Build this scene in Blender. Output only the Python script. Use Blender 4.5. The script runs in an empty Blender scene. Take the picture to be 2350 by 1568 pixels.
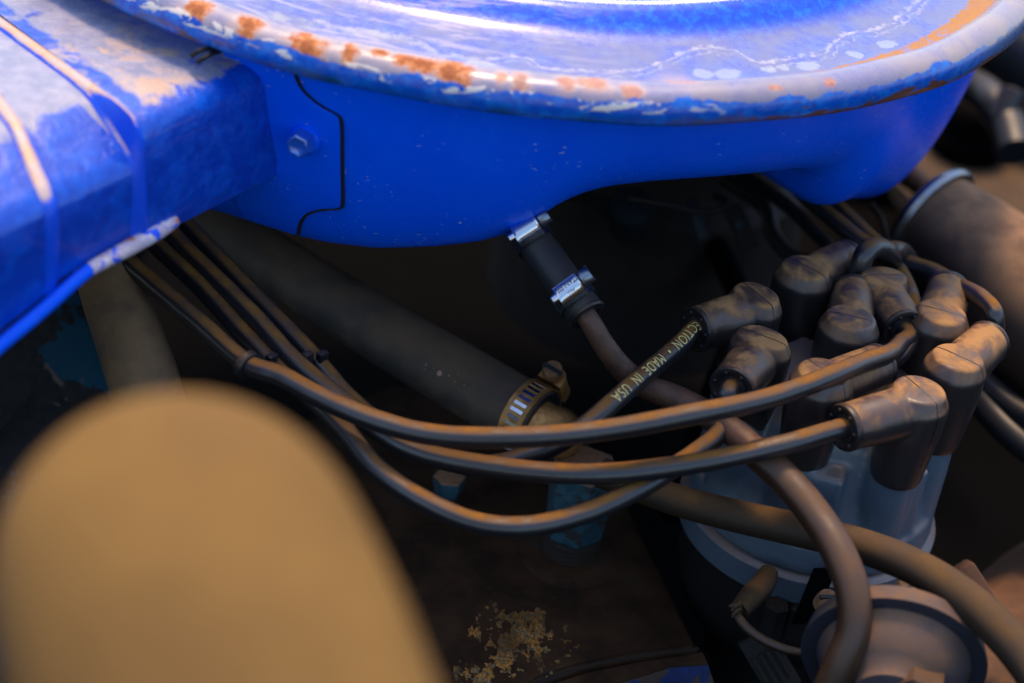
import bpy, bmesh, math, random
import numpy as np
from mathutils import Vector, Matrix

R_ = math.radians
SC = 0.01                      # everything below is written in centimetres
Z0 = 95.0                      # height of the air cleaner rim above the ground, cm
scene = bpy.context.scene
COL = scene.collection
random.seed(4)
rng = np.random.default_rng(7)

# ------------------------------------------------------------------ camera
PITCH, ROLL = 0.5810635658747116, 0.1543087050315022
CAM = np.array([2.7423935612659127, -69.83444972229891, 25.568120477444243])
FW = np.array([0, math.cos(PITCH), -math.sin(PITCH)])
_r = np.array([1., 0, 0]); _u = np.cross(_r, FW)
RT = math.cos(ROLL) * _r + math.sin(ROLL) * _u
UP = -math.sin(ROLL) * _r + math.cos(ROLL) * _u
FPX = 70 / 36 * 2350

def W(p):
    """cm -> metres in the world"""
    return Vector((p[0] * SC, p[1] * SC, (p[2] + Z0) * SC))

cd = bpy.data.cameras.new('camera'); cam = bpy.data.objects.new('camera', cd); COL.objects.link(cam)
m = Matrix.Identity(4)
for i in range(3):
    m[i][0], m[i][1], m[i][2] = RT[i], UP[i], -FW[i]
m.translation = W(CAM); cam.matrix_world = m
cd.lens = 70; cd.sensor_width = 36; cd.sensor_fit = 'HORIZONTAL'
cd.clip_start = 0.02; cd.clip_end = 3000
cd.dof.use_dof = True; cd.dof.focus_distance = 0.625; cd.dof.aperture_fstop = 6.3
scene.camera = cam

# ------------------------------------------------------------------ sky, sun, exposure
SUN_EL, SUN_AZ = 70, 100        # azimuth measured from +x towards +y
wd = bpy.data.worlds.new('World'); scene.world = wd; wd.use_nodes = True
nt = wd.node_tree; nt.nodes.clear()
sky = nt.nodes.new('ShaderNodeTexSky'); sky.sky_type = 'NISHITA'; sky.sun_disc = False
sky.sun_elevation = R_(SUN_EL); sky.sun_rotation = R_(90 - SUN_AZ)
sky.air_density = 1.0; sky.dust_density = 2.0; sky.ozone_density = 1.5
bg = nt.nodes.new('ShaderNodeBackground'); bg.inputs['Strength'].default_value = 0.13
out = nt.nodes.new('ShaderNodeOutputWorld')
nt.links.new(sky.outputs[0], bg.inputs[0]); nt.links.new(bg.outputs[0], out.inputs[0])
sl = bpy.data.lights.new('sun', 'SUN'); so = bpy.data.objects.new('sun', sl); COL.objects.link(so)
sl.energy = 1.5; sl.angle = R_(11); sl.color = (1.0, 0.66, 0.36)
sd = Vector((math.cos(R_(SUN_EL)) * math.cos(R_(SUN_AZ)), math.cos(R_(SUN_EL)) * math.sin(R_(SUN_AZ)), math.sin(R_(SUN_EL))))
so.rotation_euler = sd.to_track_quat('Z', 'Y').to_euler(); so.location = W((0, 0, 300))
vs = scene.view_settings
vs.view_transform = 'Standard'; vs.look = 'None'; vs.exposure = 1.35; vs.gamma = 1.0; vs.use_curve_mapping = False

# ------------------------------------------------------------------ picture <-> place helpers
def ray(x, y): return FW + (x - 1175) / FPX * RT - (y - 784) / FPX * UP
def at(x, y, d): return CAM + d * ray(x, y)
def onz(x, y, z):
    v = ray(x, y); return CAM + (z - CAM[2]) / v[2] * v
def pr(p):
    d = np.asarray(p, float) - CAM; z = d @ FW
    return 1175 + FPX * (d @ RT) / z, 784 - FPX * (d @ UP) / z, z

# ------------------------------------------------------------------ node language
class E:
    def __init__(s, g, k): s.g, s.k = g, k
    def _b(s, o, op, rev=False):
        a, b = (o, s) if rev else (s, o)
        return s.g.math(op, a, b)
    def __add__(s, o): return s._b(o, 'ADD')
    def __radd__(s, o): return s._b(o, 'ADD', True)
    def __sub__(s, o): return s._b(o, 'SUBTRACT')
    def __rsub__(s, o): return s._b(o, 'SUBTRACT', True)
    def __mul__(s, o): return s._b(o, 'MULTIPLY')
    def __rmul__(s, o): return s._b(o, 'MULTIPLY', True)
    def __truediv__(s, o): return s._b(o, 'DIVIDE')

class G:
    def __init__(s, name):
        s.mat = bpy.data.materials.new(name); s.mat.use_nodes = True
        s.nt = s.mat.node_tree; s.nt.nodes.clear()
        s.out = s.nt.nodes.new('ShaderNodeOutputMaterial')
        s.p = s.nt.nodes.new('ShaderNodeBsdfPrincipled')
        s.nt.links.new(s.p.outputs[0], s.out.inputs[0])
        tc = s.nt.nodes.new('ShaderNodeTexCoord')
        vm = s.nt.nodes.new('ShaderNodeVectorMath'); vm.operation = 'SCALE'; vm.inputs['Scale'].default_value = 100
        s.nt.links.new(tc.outputs['Object'], vm.inputs[0]); s.co = vm.outputs[0]
        s.uv = tc.outputs['UV']
        s._xyz = None; s._nz = None
    def put(s, sock, v):
        if isinstance(v, E): s.nt.links.new(v.k, sock)
        elif isinstance(v, (tuple, list)):
            sock.default_value = (*v, 1.0) if len(v) == 3 and len(sock.default_value) == 4 else v
        elif isinstance(v, (int, float)): sock.default_value = v
        else: s.nt.links.new(v, sock)
    def math(s, op, a, b=0.0, clamp=False):
        n = s.nt.nodes.new('ShaderNodeMath'); n.operation = op; n.use_clamp = clamp
        s.put(n.inputs[0], a); s.put(n.inputs[1], b); return E(s, n.outputs[0])
    def xyz(s):
        if s._xyz is None:
            n = s.nt.nodes.new('ShaderNodeSeparateXYZ'); s.nt.links.new(s.co, n.inputs[0])
            s._xyz = [E(s, n.outputs[i]) for i in range(3)]
        return s._xyz
    def uvs(s):
        n = s.nt.nodes.new('ShaderNodeSeparateXYZ'); s.nt.links.new(s.uv, n.inputs[0])
        return [E(s, n.outputs[i]) for i in range(2)]
    def nz(s):
        if s._nz is None:
            g = s.nt.nodes.new('ShaderNodeNewGeometry'); n = s.nt.nodes.new('ShaderNodeSeparateXYZ')
            s.nt.links.new(g.outputs['Normal'], n.inputs[0]); s._nz = E(s, n.outputs[2])
        return s._nz
    def vec(s, x, y, z=0.0):
        n = s.nt.nodes.new('ShaderNodeCombineXYZ')
        for i, v in enumerate((x, y, z)): s.put(n.inputs[i], v)
        return n.outputs[0]
    def noise(s, sc, det=3.0, rough=0.55, v=None, dist=0.0):
        n = s.nt.nodes.new('ShaderNodeTexNoise'); n.inputs['Scale'].default_value = sc
        n.inputs['Detail'].default_value = det; n.inputs['Roughness'].default_value = rough
        n.inputs['Distortion'].default_value = dist
        s.nt.links.new(v if v is not None else s.co, n.inputs['Vector']); return E(s, n.outputs[0])
    def vor(s, sc, feat='F1', v=None):
        n = s.nt.nodes.new('ShaderNodeTexVoronoi'); n.feature = feat; n.inputs['Scale'].default_value = sc
        s.nt.links.new(v if v is not None else s.co, n.inputs['Vector']); return E(s, n.outputs[0])
    def sm(s, v, a, b):
        n = s.nt.nodes.new('ShaderNodeMapRange'); n.interpolation_type = 'SMOOTHSTEP'
        s.put(n.inputs[0], v); n.inputs[1].default_value = a; n.inputs[2].default_value = b
        return E(s, n.outputs[0])
    def mix(s, f, a, b):
        n = s.nt.nodes.new('ShaderNodeMix'); n.data_type = 'RGBA'
        s.put(n.inputs[0], f); s.put(n.inputs[6], a); s.put(n.inputs[7], b); return E(s, n.outputs[2])
    def bump(s, h, strength=0.3, dist=0.02):
        n = s.nt.nodes.new('ShaderNodeBump'); n.inputs['Strength'].default_value = strength
        n.inputs['Distance'].default_value = dist * SC
        s.put(n.inputs['Height'], h); s.nt.links.new(n.outputs[0], s.p.inputs['Normal'])
    def set(s, **k):
        for a, v in k.items(): s.put(s.p.inputs[a.replace('_', ' ')], v)
        return s.mat

DUST = (0.31, 0.165, 0.060)

def dusty(name, base, amount=0.6, rough=0.45, dust=DUST, sc=1.4, lo=0.05, hi=0.95, spec=0.5, grain=0.5, metal=0.0, mott=None):
    g = G(name)
    up = g.sm(g.nz(), lo, hi)
    n1 = g.sm(g.noise(sc, 5, 0.6), 0.30, 0.68)
    n2 = g.noise(26, 3, 0.7)
    f = g.math('MULTIPLY', up * (0.35 + 0.65 * n1), amount * (1 - grain * 0.5) + 0.0)
    f = g.math('ADD', f, up * (n2 - 0.5) * grain * amount, True)
    b = base
    if mott: b = g.mix(g.sm(g.noise(0.9, 5, 0.6), 0.35, 0.7), base, mott)
    c = g.mix(f, b, dust)
    g.bump(g.noise(9, 4, 0.6) + 0.5 * n2, 0.18, 0.03)
    return g.set(Base_Color=c, Roughness=g.math('ADD', rough, f * 0.75, True), Specular_IOR_Level=(1 - g.math('MINIMUM', f * 1.3, 0.9)) * spec, Metallic=metal)

BLUE = (0.0, 0.098, 0.90)

def m_blue():
    g = G('blue_enamel')
    n = g.noise(0.5, 4, 0.6)
    c = g.mix(g.sm(n, 0.35, 0.75), BLUE, (0.0, 0.112, 0.95))
    # small nicks and scuffs
    x, y, z = g.xyz()
    nick = g.sm(g.noise(5.5, 2, 0.5, g.vec(x * 1.0, y * 1.0, z * 2.2)) + (g.noise(0.7, 3) - 0.5) * 0.35, 0.72, 0.76)
    c = g.mix(nick * 0.8, c, (0.35, 0.45, 0.62))
    scr = g.sm(g.noise(3.0, 4, 0.8, g.vec(x * 0.8 + z * 1.4, y * 1.2, z * 5.0 - x * 3.0)), 0.60, 0.78) * g.sm(x, 9.0, 15.0)
    c = g.mix(scr * 0.6, c, (0.16, 0.28, 0.60))
    g.bump(g.noise(0.8, 3, 0.5) * 3.0 + g.noise(2.2, 3, 0.5) + 0.25 * g.noise(30, 2, 0.5), 0.16, 0.03)
    return g.set(Base_Color=c, Roughness=g.math('ADD', 0.26, g.sm(g.noise(3, 4), 0.4, 0.8) * 0.2), Specular_IOR_Level=0.13)

def m_lid():
    g = G('weathered_lid_enamel')
    x, y, z = g.xyz(); z = z - 6.0                      # the thing's base lies 6 cm below the rim
    r = g.math('SQRT', x * x + y * y)
    ang = g.math('ARCTAN2', y, x)                       # -pi..pi ; front = -pi/2, right = 0
    n1 = g.noise(0.8, 6, 0.62); n2 = g.noise(3.2, 5, 0.65); n3 = g.noise(11, 4, 0.7)
    pol = g.vec(ang * 6.0, r * 2.2, 0)
    pn = g.noise(1.3, 6, 0.65, pol, 0.4)
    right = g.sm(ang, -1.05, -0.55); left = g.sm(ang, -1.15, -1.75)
    chalk_sheen = (0.205, 0.195, 0.22)
    # chalky oxidised bloom with painted-in sky reflection, over the flat ring and the bead
    ring = g.sm(r, 15.2, 15.9)
    bloom_sheen = ring * (0.55 + 0.45 * g.sm(n1, 0.3, 0.65))
    blue = g.mix(g.sm(n2, 0.4, 0.7), (0.0015, 0.060, 0.60), (0.003, 0.15, 0.72))
    c = g.mix(bloom_sheen * 0.72, blue, chalk_sheen)
    # blown patches of bloom reaching inward at the left
    inner = g.sm(r, 13.0, 14.5) * g.sm(pn, 0.50, 0.62) * left
    c = g.mix(inner * 0.75, c, (0.40, 0.36, 0.48))
    c = g.mix(g.sm(g.math('ABSOLUTE', r - 14.45 + (n3 - 0.5) * 0.35), 0.17, 0.05), c, (0.66, 0.62, 0.64))  # edge highlight painted on as a pale line along the step
    # dried water line and pale spots (positions along the rim: angle, radius)
    def curve(pp):
        n = g.nt.nodes.new('ShaderNodeFloatCurve'); cm_ = n.mapping; c0 = cm_.curves[0]
        a_, r_ = zip(*sorted(pp)); lo, hi = -2.3, -0.2
        P = [((a - lo) / (hi - lo), (q - 13) / 7) for a, q in zip(a_, r_)]
        while len(c0.points) > 2: c0.points.remove(c0.points[1])
        c0.points[0].location = P[0]; c0.points[1].location = P[-1]
        for p in P[1:-1]: c0.points.new(*p)
        cm_.update(); g.put(n.inputs['Value'], (ang - lo) * (1 / (hi - lo))); return E(g, n.outputs[0]) * 7.0 + 13.0
    def polar(L, z=0.7):
        o = []
        for q in L:
            p = onz(q[0], q[1], z); o.append((math.atan2(p[1], p[0]), math.hypot(p[0], p[1])))
        return o
    wl = polar([(833, 72), (932, 90), (1040, 126), (1112, 133), (1202, 130), (1250, 150), (1328, 157), (1436, 158), (1504, 144), (1558, 126), (1612, 112), (1677, 114), (1720, 133), (1756, 140), (1810, 130), (1886, 119), (1910, 97), (1954, 74), (2008, 65), (2060, 40)])
    rl = curve(wl)
    lw = 0.05 + 0.16 * g.sm(ang, -1.45, -1.75) + 0.05 * g.sm(n2, 0.4, 0.7)
    dl = g.math('ABSOLUTE', r - rl + (n2 - 0.5) * 0.5 + (n3 - 0.5) * 0.25)
    line = g.math('MULTIPLY', g.sm(dl / lw, 1.5, 0.5) * g.sm(n1, 0.25, 0.42), 1.0) * g.sm(ang, -1.93, -1.88)
    dl2 = g.math('ABSOLUTE', r - rl - 0.28 + (n2 - 0.5) * 0.9)
    line = g.math('MAXIMUM', line, g.sm(dl2, 0.06, 0.02) * 0.7)
    c = g.mix(line * g.sm(g.noise(2.1, 4, 0.6), 0.34, 0.62) * 0.55, c, g.mix(left, (0.56, 0.53, 0.56), (0.42, 0.43, 0.40)))
    def blobs(L, wob=0.5, hard=0.18):
        f = None
        for (a, q, ha, hq) in L:
            da = (ang - a) * (1 / ha); dq = (r - q) * (1 / hq)
            d = g.math('SQRT', da * da + dq * dq) + (n2 - 0.5) * wob * 2.6 + (n1 - 0.5) * wob * 1.2 + (n3 - 0.5) * wob * 0.9
            b_ = g.sm(d, 1.0 + hard, 1.0 - hard); f = b_ if f is None else g.math('MAXIMUM', f, b_)
        return f
    def blob_px(L, z, k=1.0):
        o = []
        for (x, y, w_, h_) in L:
            (a0, r0), (a1, _), (_, r1) = polar([(x, y), (x + w_, y), (x, y + h_)], z); a2 = polar([(x + w_, y + w_ * 0.0)], z)[0][0]
            o.append((a0, r0, max(abs(a1 - a0), 0.012), max(abs(r1 - r0), 0.06) * k))
        return o
    spots = blobs(blob_px([(1614, 167, 20, 10), (1673, 167, 28, 11), (1765, 157, 14, 7), (1799, 153, 15, 8), (1857, 149, 33, 9), (1963, 121, 17, 10), (2037, 97, 29, 10), (1105, 150, 40, 8), (1210, 168, 30, 8)], 0.65), 0.8)
    c = g.mix(spots * 0.42, c, (0.46, 0.52, 0.48))
    # sand lodged behind the bead on the right
    sand = g.sm(g.noise(1.7, 5, 0.7), 0.30, 0.50) * g.sm(r - 18.12 + g.sm(ang, -1.25, -0.25) * 0.55 + (n2 - 0.5) * 0.5, -0.06, 0.06) * g.sm(r, 18.50, 18.25) * g.sm(ang, -1.3, -1.15)
    c = g.mix(sand * g.sm(n3, 0.25, 0.5), c, (0.40, 0.19, 0.045))
    # bead: grey chalk, bright on the right
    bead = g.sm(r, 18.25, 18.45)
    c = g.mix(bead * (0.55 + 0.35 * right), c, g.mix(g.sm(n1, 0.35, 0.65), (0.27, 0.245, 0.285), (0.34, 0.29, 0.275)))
    # rust blooms on the bead, front and left
    RL = [(455, 22, 42, 17), (572, 60, 40, 17), (655, 47, 10, 7), (708, 102, 54, 20), (802, 122, 22, 18), (870, 128, 26, 7), (960, 150, 60, 10), (1035, 166, 46, 20), (1195, 187, 17, 13), (1150, 180, 10, 7), (1300, 192, 20, 10), (1360, 194, 34, 11), (1450, 207, 20, 9), (1560, 176, 34, 14), (1905, 186, 10, 5), (1780, 200, 8, 5)]
    rust = blobs(blob_px(RL[:8], 0.95), 0.75, 0.32)
    rust2 = blobs(blob_px(RL[8:], 0.95), 0.85, 0.45) * 0.7
    rcol = g.mix(g.sm(n3 * 0.5 + n2 * 0.5, 0.36, 0.62), (0.36, 0.085, 0.018), (0.64, 0.28, 0.10))
    rf = g.math('MAXIMUM', rust, rust2)
    core = blobs(blob_px([(x, y, w_ * 0.55, h_ * 0.5) for x, y, w_, h_ in RL[:9]], 0.95), 1.0, 0.5)
    rcol = g.mix(core * 0.75, rcol, g.mix(n3, (0.16, 0.035, 0.010), (0.34, 0.10, 0.03)))
    c = g.mix(rf, c, rcol)
    halo = blobs(blob_px([(x, y - 4, w_ * 1.5, h_ * 1.7) for x, y, w_, h_ in RL[:14]], 0.95), 0.6, 0.6) * (1 - rf)
    c = g.mix(halo * 0.40, c, (0.66, 0.47, 0.32))
    # side of the lip : blue, grimy, with flaked white edge
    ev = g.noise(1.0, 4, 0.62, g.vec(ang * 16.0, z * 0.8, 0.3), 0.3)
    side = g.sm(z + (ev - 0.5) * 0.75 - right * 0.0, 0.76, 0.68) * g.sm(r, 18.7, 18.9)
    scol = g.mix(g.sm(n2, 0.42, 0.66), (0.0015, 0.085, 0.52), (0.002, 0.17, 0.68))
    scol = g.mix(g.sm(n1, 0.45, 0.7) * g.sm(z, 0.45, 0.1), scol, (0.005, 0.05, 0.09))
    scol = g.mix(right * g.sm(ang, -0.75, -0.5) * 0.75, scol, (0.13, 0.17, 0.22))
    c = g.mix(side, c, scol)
    fl = g.noise(0.9, 4, 0.6, g.vec(ang * 23.0, z * 2.6, 2.0), 0.8)
    flake = g.sm(fl, 0.535, 0.56) * g.sm(g.math('ABSOLUTE', z - 0.66 + (n1 - 0.5) * 0.3 + g.sm(ang, -1.7, -1.2) * 0.12), 0.20, 0.12) * g.sm(r, 18.7, 18.9) * g.sm(ang, -1.05, -1.35)
    c = g.mix(flake, c, (0.74, 0.67, 0.60))
    # rust chips along the lower edge, right
    ch = g.noise(1.0, 5, 0.62, g.vec(ang * 17.0, z * 2.0, 5.0))
    chip = g.sm(ch + g.sm(z, 0.32, 0.0) * 0.16, 0.56, 0.60) * g.sm(z, 0.50, 0.30) * g.sm(ang, -1.35, -0.95) * g.sm(r, 18.9, 19.1)
    c = g.mix(chip, c, g.mix(n3, (0.060, 0.018, 0.010), (0.15, 0.048, 0.026)))
    dirt = g.sm(ch, 0.48, 0.6) * g.sm(z, 0.55, 0.2) * g.sm(ang, -1.7, -2.0) * g.sm(r, 18.9, 19.1)
    c = g.mix(dirt, c, g.mix(n3, (0.012, 0.02, 0.02), (0.22, 0.09, 0.04)))
    h = n2 * 0.5 + n3 * 0.2 - side * 0.0 + line * 0.3 + flake * 0.8 - rf * 0.6 - chip * 0.8
    g.bump(h, 0.35, 0.05)
    ro = g.math('ADD', 0.20, g.math('MAXIMUM', rf, g.math('MAXIMUM', chip, sand)) * 0.6 + bloom_sheen * 0.10 + g.sm(n2, 0.4, 0.8) * 0.12, True)
    return g.set(Base_Color=c, Roughness=ro, Specular_IOR_Level=0.5, Coat_Weight=(1 - g.math('MAXIMUM', rf, sand)) * 0.30, Coat_Roughness=0.12)

def m_snorkel():
    g = G('dented_snorkel_enamel')
    x, y, z = g.xyz()
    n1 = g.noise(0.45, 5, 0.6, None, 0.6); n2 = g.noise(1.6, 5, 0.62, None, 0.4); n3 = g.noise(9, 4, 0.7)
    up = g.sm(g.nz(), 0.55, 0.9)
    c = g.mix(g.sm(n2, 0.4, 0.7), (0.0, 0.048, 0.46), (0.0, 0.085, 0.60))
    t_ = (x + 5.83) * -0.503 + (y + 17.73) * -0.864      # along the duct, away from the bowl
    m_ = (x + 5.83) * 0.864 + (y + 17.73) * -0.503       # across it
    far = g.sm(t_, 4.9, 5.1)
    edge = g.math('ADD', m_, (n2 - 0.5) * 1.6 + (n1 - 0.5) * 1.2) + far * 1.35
    sky_pale = up * g.sm(edge, -0.45, -0.85) * g.sm(n1, 0.28, 0.40)  # pale sky reflection painted into the colour of the top
    blue_band = g.sm(g.math('ABSOLUTE', t_ - m_ * 0.2 - 4.35 + (n2 - 0.5) * 0.9), 0.42, 0.20) * g.sm(g.noise(0.8, 4, 0.6), 0.36, 0.50)  # blue band by the seam, left out of the painted reflection
    bl = sky_pale * (1 - blue_band * 0.95)
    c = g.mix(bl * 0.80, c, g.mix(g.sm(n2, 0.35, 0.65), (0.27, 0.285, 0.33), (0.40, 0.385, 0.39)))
    peach = bl * g.sm(n1 + (n2 - 0.5) * 0.3, 0.46, 0.60) * g.sm(t_, 4.6, 3.6) * g.sm(m_, -6.0, -3.6)  # warm reflection painted in next to the seam
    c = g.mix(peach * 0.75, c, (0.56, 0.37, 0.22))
    g.bump(n1 * 1.2 + n2 * 0.5 + n3 * 0.06, 0.55, 0.25)
    return g.set(Base_Color=c, Roughness=0.26 + n2 * 0.14, Specular_IOR_Level=0.35, Coat_Weight=0.45, Coat_Roughness=0.08)

def m_ridge():
    g = G('chalky_cream_seam')
    n = g.noise(1.5, 5, 0.65); n3 = g.noise(10, 3, 0.7)
    worn = g.sm(g.nz() + (n - 0.5) * 0.5, 0.60, 0.80)
    c = g.mix(g.sm(n, 0.4, 0.62), (0.60, 0.36, 0.22), (0.50, 0.40, 0.40))
    c = g.mix(g.sm(n3, 0.62, 0.72), c, (0.20, 0.10, 0.05))
    c = g.mix(worn, (0.0, 0.075, 0.72), c)
    g.bump(n + n3 * 0.3, 0.35, 0.06)
    return g.set(Base_Color=c, Roughness=0.42)

def m_peel():
    g = G('peeled_paint')
    n = g.noise(2.4, 5, 0.7); n3 = g.noise(12, 4, 0.7)
    c = g.mix(g.sm(n, 0.45, 0.6), (0.50, 0.42, 0.52), (0.66, 0.60, 0.66))
    c = g.mix(g.sm(g.noise(1.5, 4), 0.58, 0.66), c, (0.50, 0.20, 0.12))
    c = g.mix(g.sm(g.noise(1.1, 4, 0.6, None, 0.5), 0.60, 0.63), c, BLUE)
    g.bump(n + n3 * 0.4, 0.5, 0.08)
    return g.set(Base_Color=c, Roughness=0.55)

def m_metal(name, col, rough=0.22, n_amt=0.15, dark=None):
    g = G(name)
    n = g.noise(7, 4, 0.65)
    c = col if dark is None else g.mix(g.sm(g.noise(4, 5, 0.65), 0.40, 0.68), col, dark)
    g.bump(g.noise(20, 3), 0.12, 0.02)
    return g.set(Base_Color=c, Metallic=1.0, Roughness=rough + n * n_amt)

def m_rusty(name, a, b, rough=0.75, met=0.0, sc=3.0):
    g = G(name)
    n = g.noise(sc, 6, 0.65); n3 = g.noise(sc * 7, 4, 0.7)
    c = g.mix(g.sm(n, 0.35, 0.68), a, b)
    c = g.mix(g.sm(n3, 0.45, 0.8) * 0.35, c, (0.03, 0.02, 0.015))
    g.bump(n + n3 * 0.6, 0.4, 0.05)
    return g.set(Base_Color=c, Roughness=rough, Metallic=met)

def m_boot():
    g = G('dusty_black_boot_rubber')
    x, y, z = g.xyz()
    up = g.sm(g.nz(), 0.16, 0.85)
    oi = g.nt.nodes.new('ShaderNodeObjectInfo'); rnd = E(g, oi.outputs['Random'])
    v = g.nt.nodes.new('ShaderNodeVectorMath'); v.operation = 'ADD'
    g.nt.links.new(g.co, v.inputs[0]); g.nt.links.new(g.vec(rnd * 37.0, rnd * 11.0, rnd * 23.0), v.inputs[1])
    vv = v.outputs[0]
    n1 = g.sm(g.noise(0.9, 5, 0.62, vv, 0.5), 0.38, 0.62); n2 = g.noise(24, 3, 0.75, vv); n4 = g.noise(5, 4, 0.6, vv)
    f = g.math('ADD', up * (0.20 + 0.75 * n1) + up * (n2 - 0.5) * 0.45 + (n4 - 0.5) * up * 0.35, 0.02, True)
    base = g.mix(n2, (0.012, 0.012, 0.014), (0.024, 0.022, 0.024))
    c = g.mix(f, base, g.mix(n1, (0.25, 0.112, 0.030), (0.36, 0.192, 0.074)))
    # moulding line round the plug barrel
    seam = g.sm(g.math('ABSOLUTE', x), 0.035, 0.018) * g.sm(z, -2.4, -2.2)
    c = g.mix(seam, c, (0.008, 0.007, 0.007))
    g.bump(n2 * 0.35 + n4 * 0.5 - seam * 2.5, 0.25, 0.04)
    return g.set(Base_Color=c, Roughness=g.math('ADD', 0.30, f * 0.5, True), Specular_IOR_Level=(1.1 - f) * 0.8)

def m_manifold():
    g = G('grimy_cast_iron')
    x, y, z = g.xyz()
    n1 = g.noise(0.5, 6, 0.62); n2 = g.noise(2.5, 5, 0.65); n3 = g.noise(14, 4, 0.75)
    c = g.mix(g.sm(n1, 0.35, 0.65), (0.022, 0.0105, 0.0045), (0.052, 0.025, 0.0105))
    c = g.mix(g.sm(n2, 0.50, 0.72) * 0.5, c, (0.060, 0.028, 0.011))
    # worn blue engine paint
    tl = g.sm(n1 + (n2 - 0.5) * 0.4, 0.60, 0.66)
    c = g.mix(tl * 0.35, c, (0.010, 0.024, 0.026))
    c = g.mix(g.sm(g.vor(5.0), 0.07, 0.03) * 0.6, c, (0.30, 0.24, 0.18))
    g.bump(n2 * 0.7 + n3 * 0.5, 0.5, 0.08)
    return g.set(Base_Color=c, Roughness=0.75, Specular_IOR_Level=0.15)

def m_crust():
    g = G('ochre_corrosion_crust')
    n = g.noise(3.2, 5, 0.7); n3 = g.noise(13, 3, 0.7)
    c = g.mix(g.sm(n, 0.42, 0.60), (0.46, 0.20, 0.030), (0.20, 0.145, 0.075))
    c = g.mix(g.sm(n3, 0.42, 0.62) * 0.8, c, (0.05, 0.025, 0.010))
    c = g.mix(g.sm(g.noise(0.8, 4), 0.42, 0.6) * 0.7, c, (0.06, 0.03, 0.012))
    return g.set(Base_Color=c, Roughness=0.9, Specular_IOR_Level=0.2)

def m_chips(name, base, chip, thr=0.56, sc=0.42):
    g = G(name)
    n1 = g.noise(sc, 6, 0.6, None, 0.5); n2 = g.noise(3, 5, 0.65)
    c = g.mix(g.sm(n2, 0.35, 0.7), base, tuple(v * 1.9 for v in base))
    c = g.mix(g.sm(n1, thr, thr + 0.015), c, chip)
    c = g.mix(g.sm(g.noise(0.6, 5, 0.6, None, 1.0), 0.66, 0.68), c, (0.16, 0.10, 0.07))
    g.bump(n2 + g.noise(15, 3) * 0.4, 0.4, 0.08)
    return g.set(Base_Color=c, Roughness=0.6, Specular_IOR_Level=0.35)

def m_capplastic():
    g = G('dusty_blue_grey_plastic')
    n1 = g.sm(g.noise(0.9, 5, 0.6), 0.3, 0.68); n2 = g.noise(28, 3, 0.8); n4 = g.noise(4, 4)
    up = g.sm(g.nz(), 0.15, 0.9)
    c = g.mix(n4, (0.070, 0.105, 0.140), (0.105, 0.142, 0.178))
    f = g.math('ADD', up * (0.4 + 0.6 * n1) * 0.75, (n2 - 0.45) * 0.35, True)
    c = g.mix(f, c, (0.25, 0.155, 0.10))
    g.bump(n2 * 0.4 + n4 * 0.4, 0.15, 0.03)
    return g.set(Base_Color=c, Roughness=0.36, Specular_IOR_Level=0.6)

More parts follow.
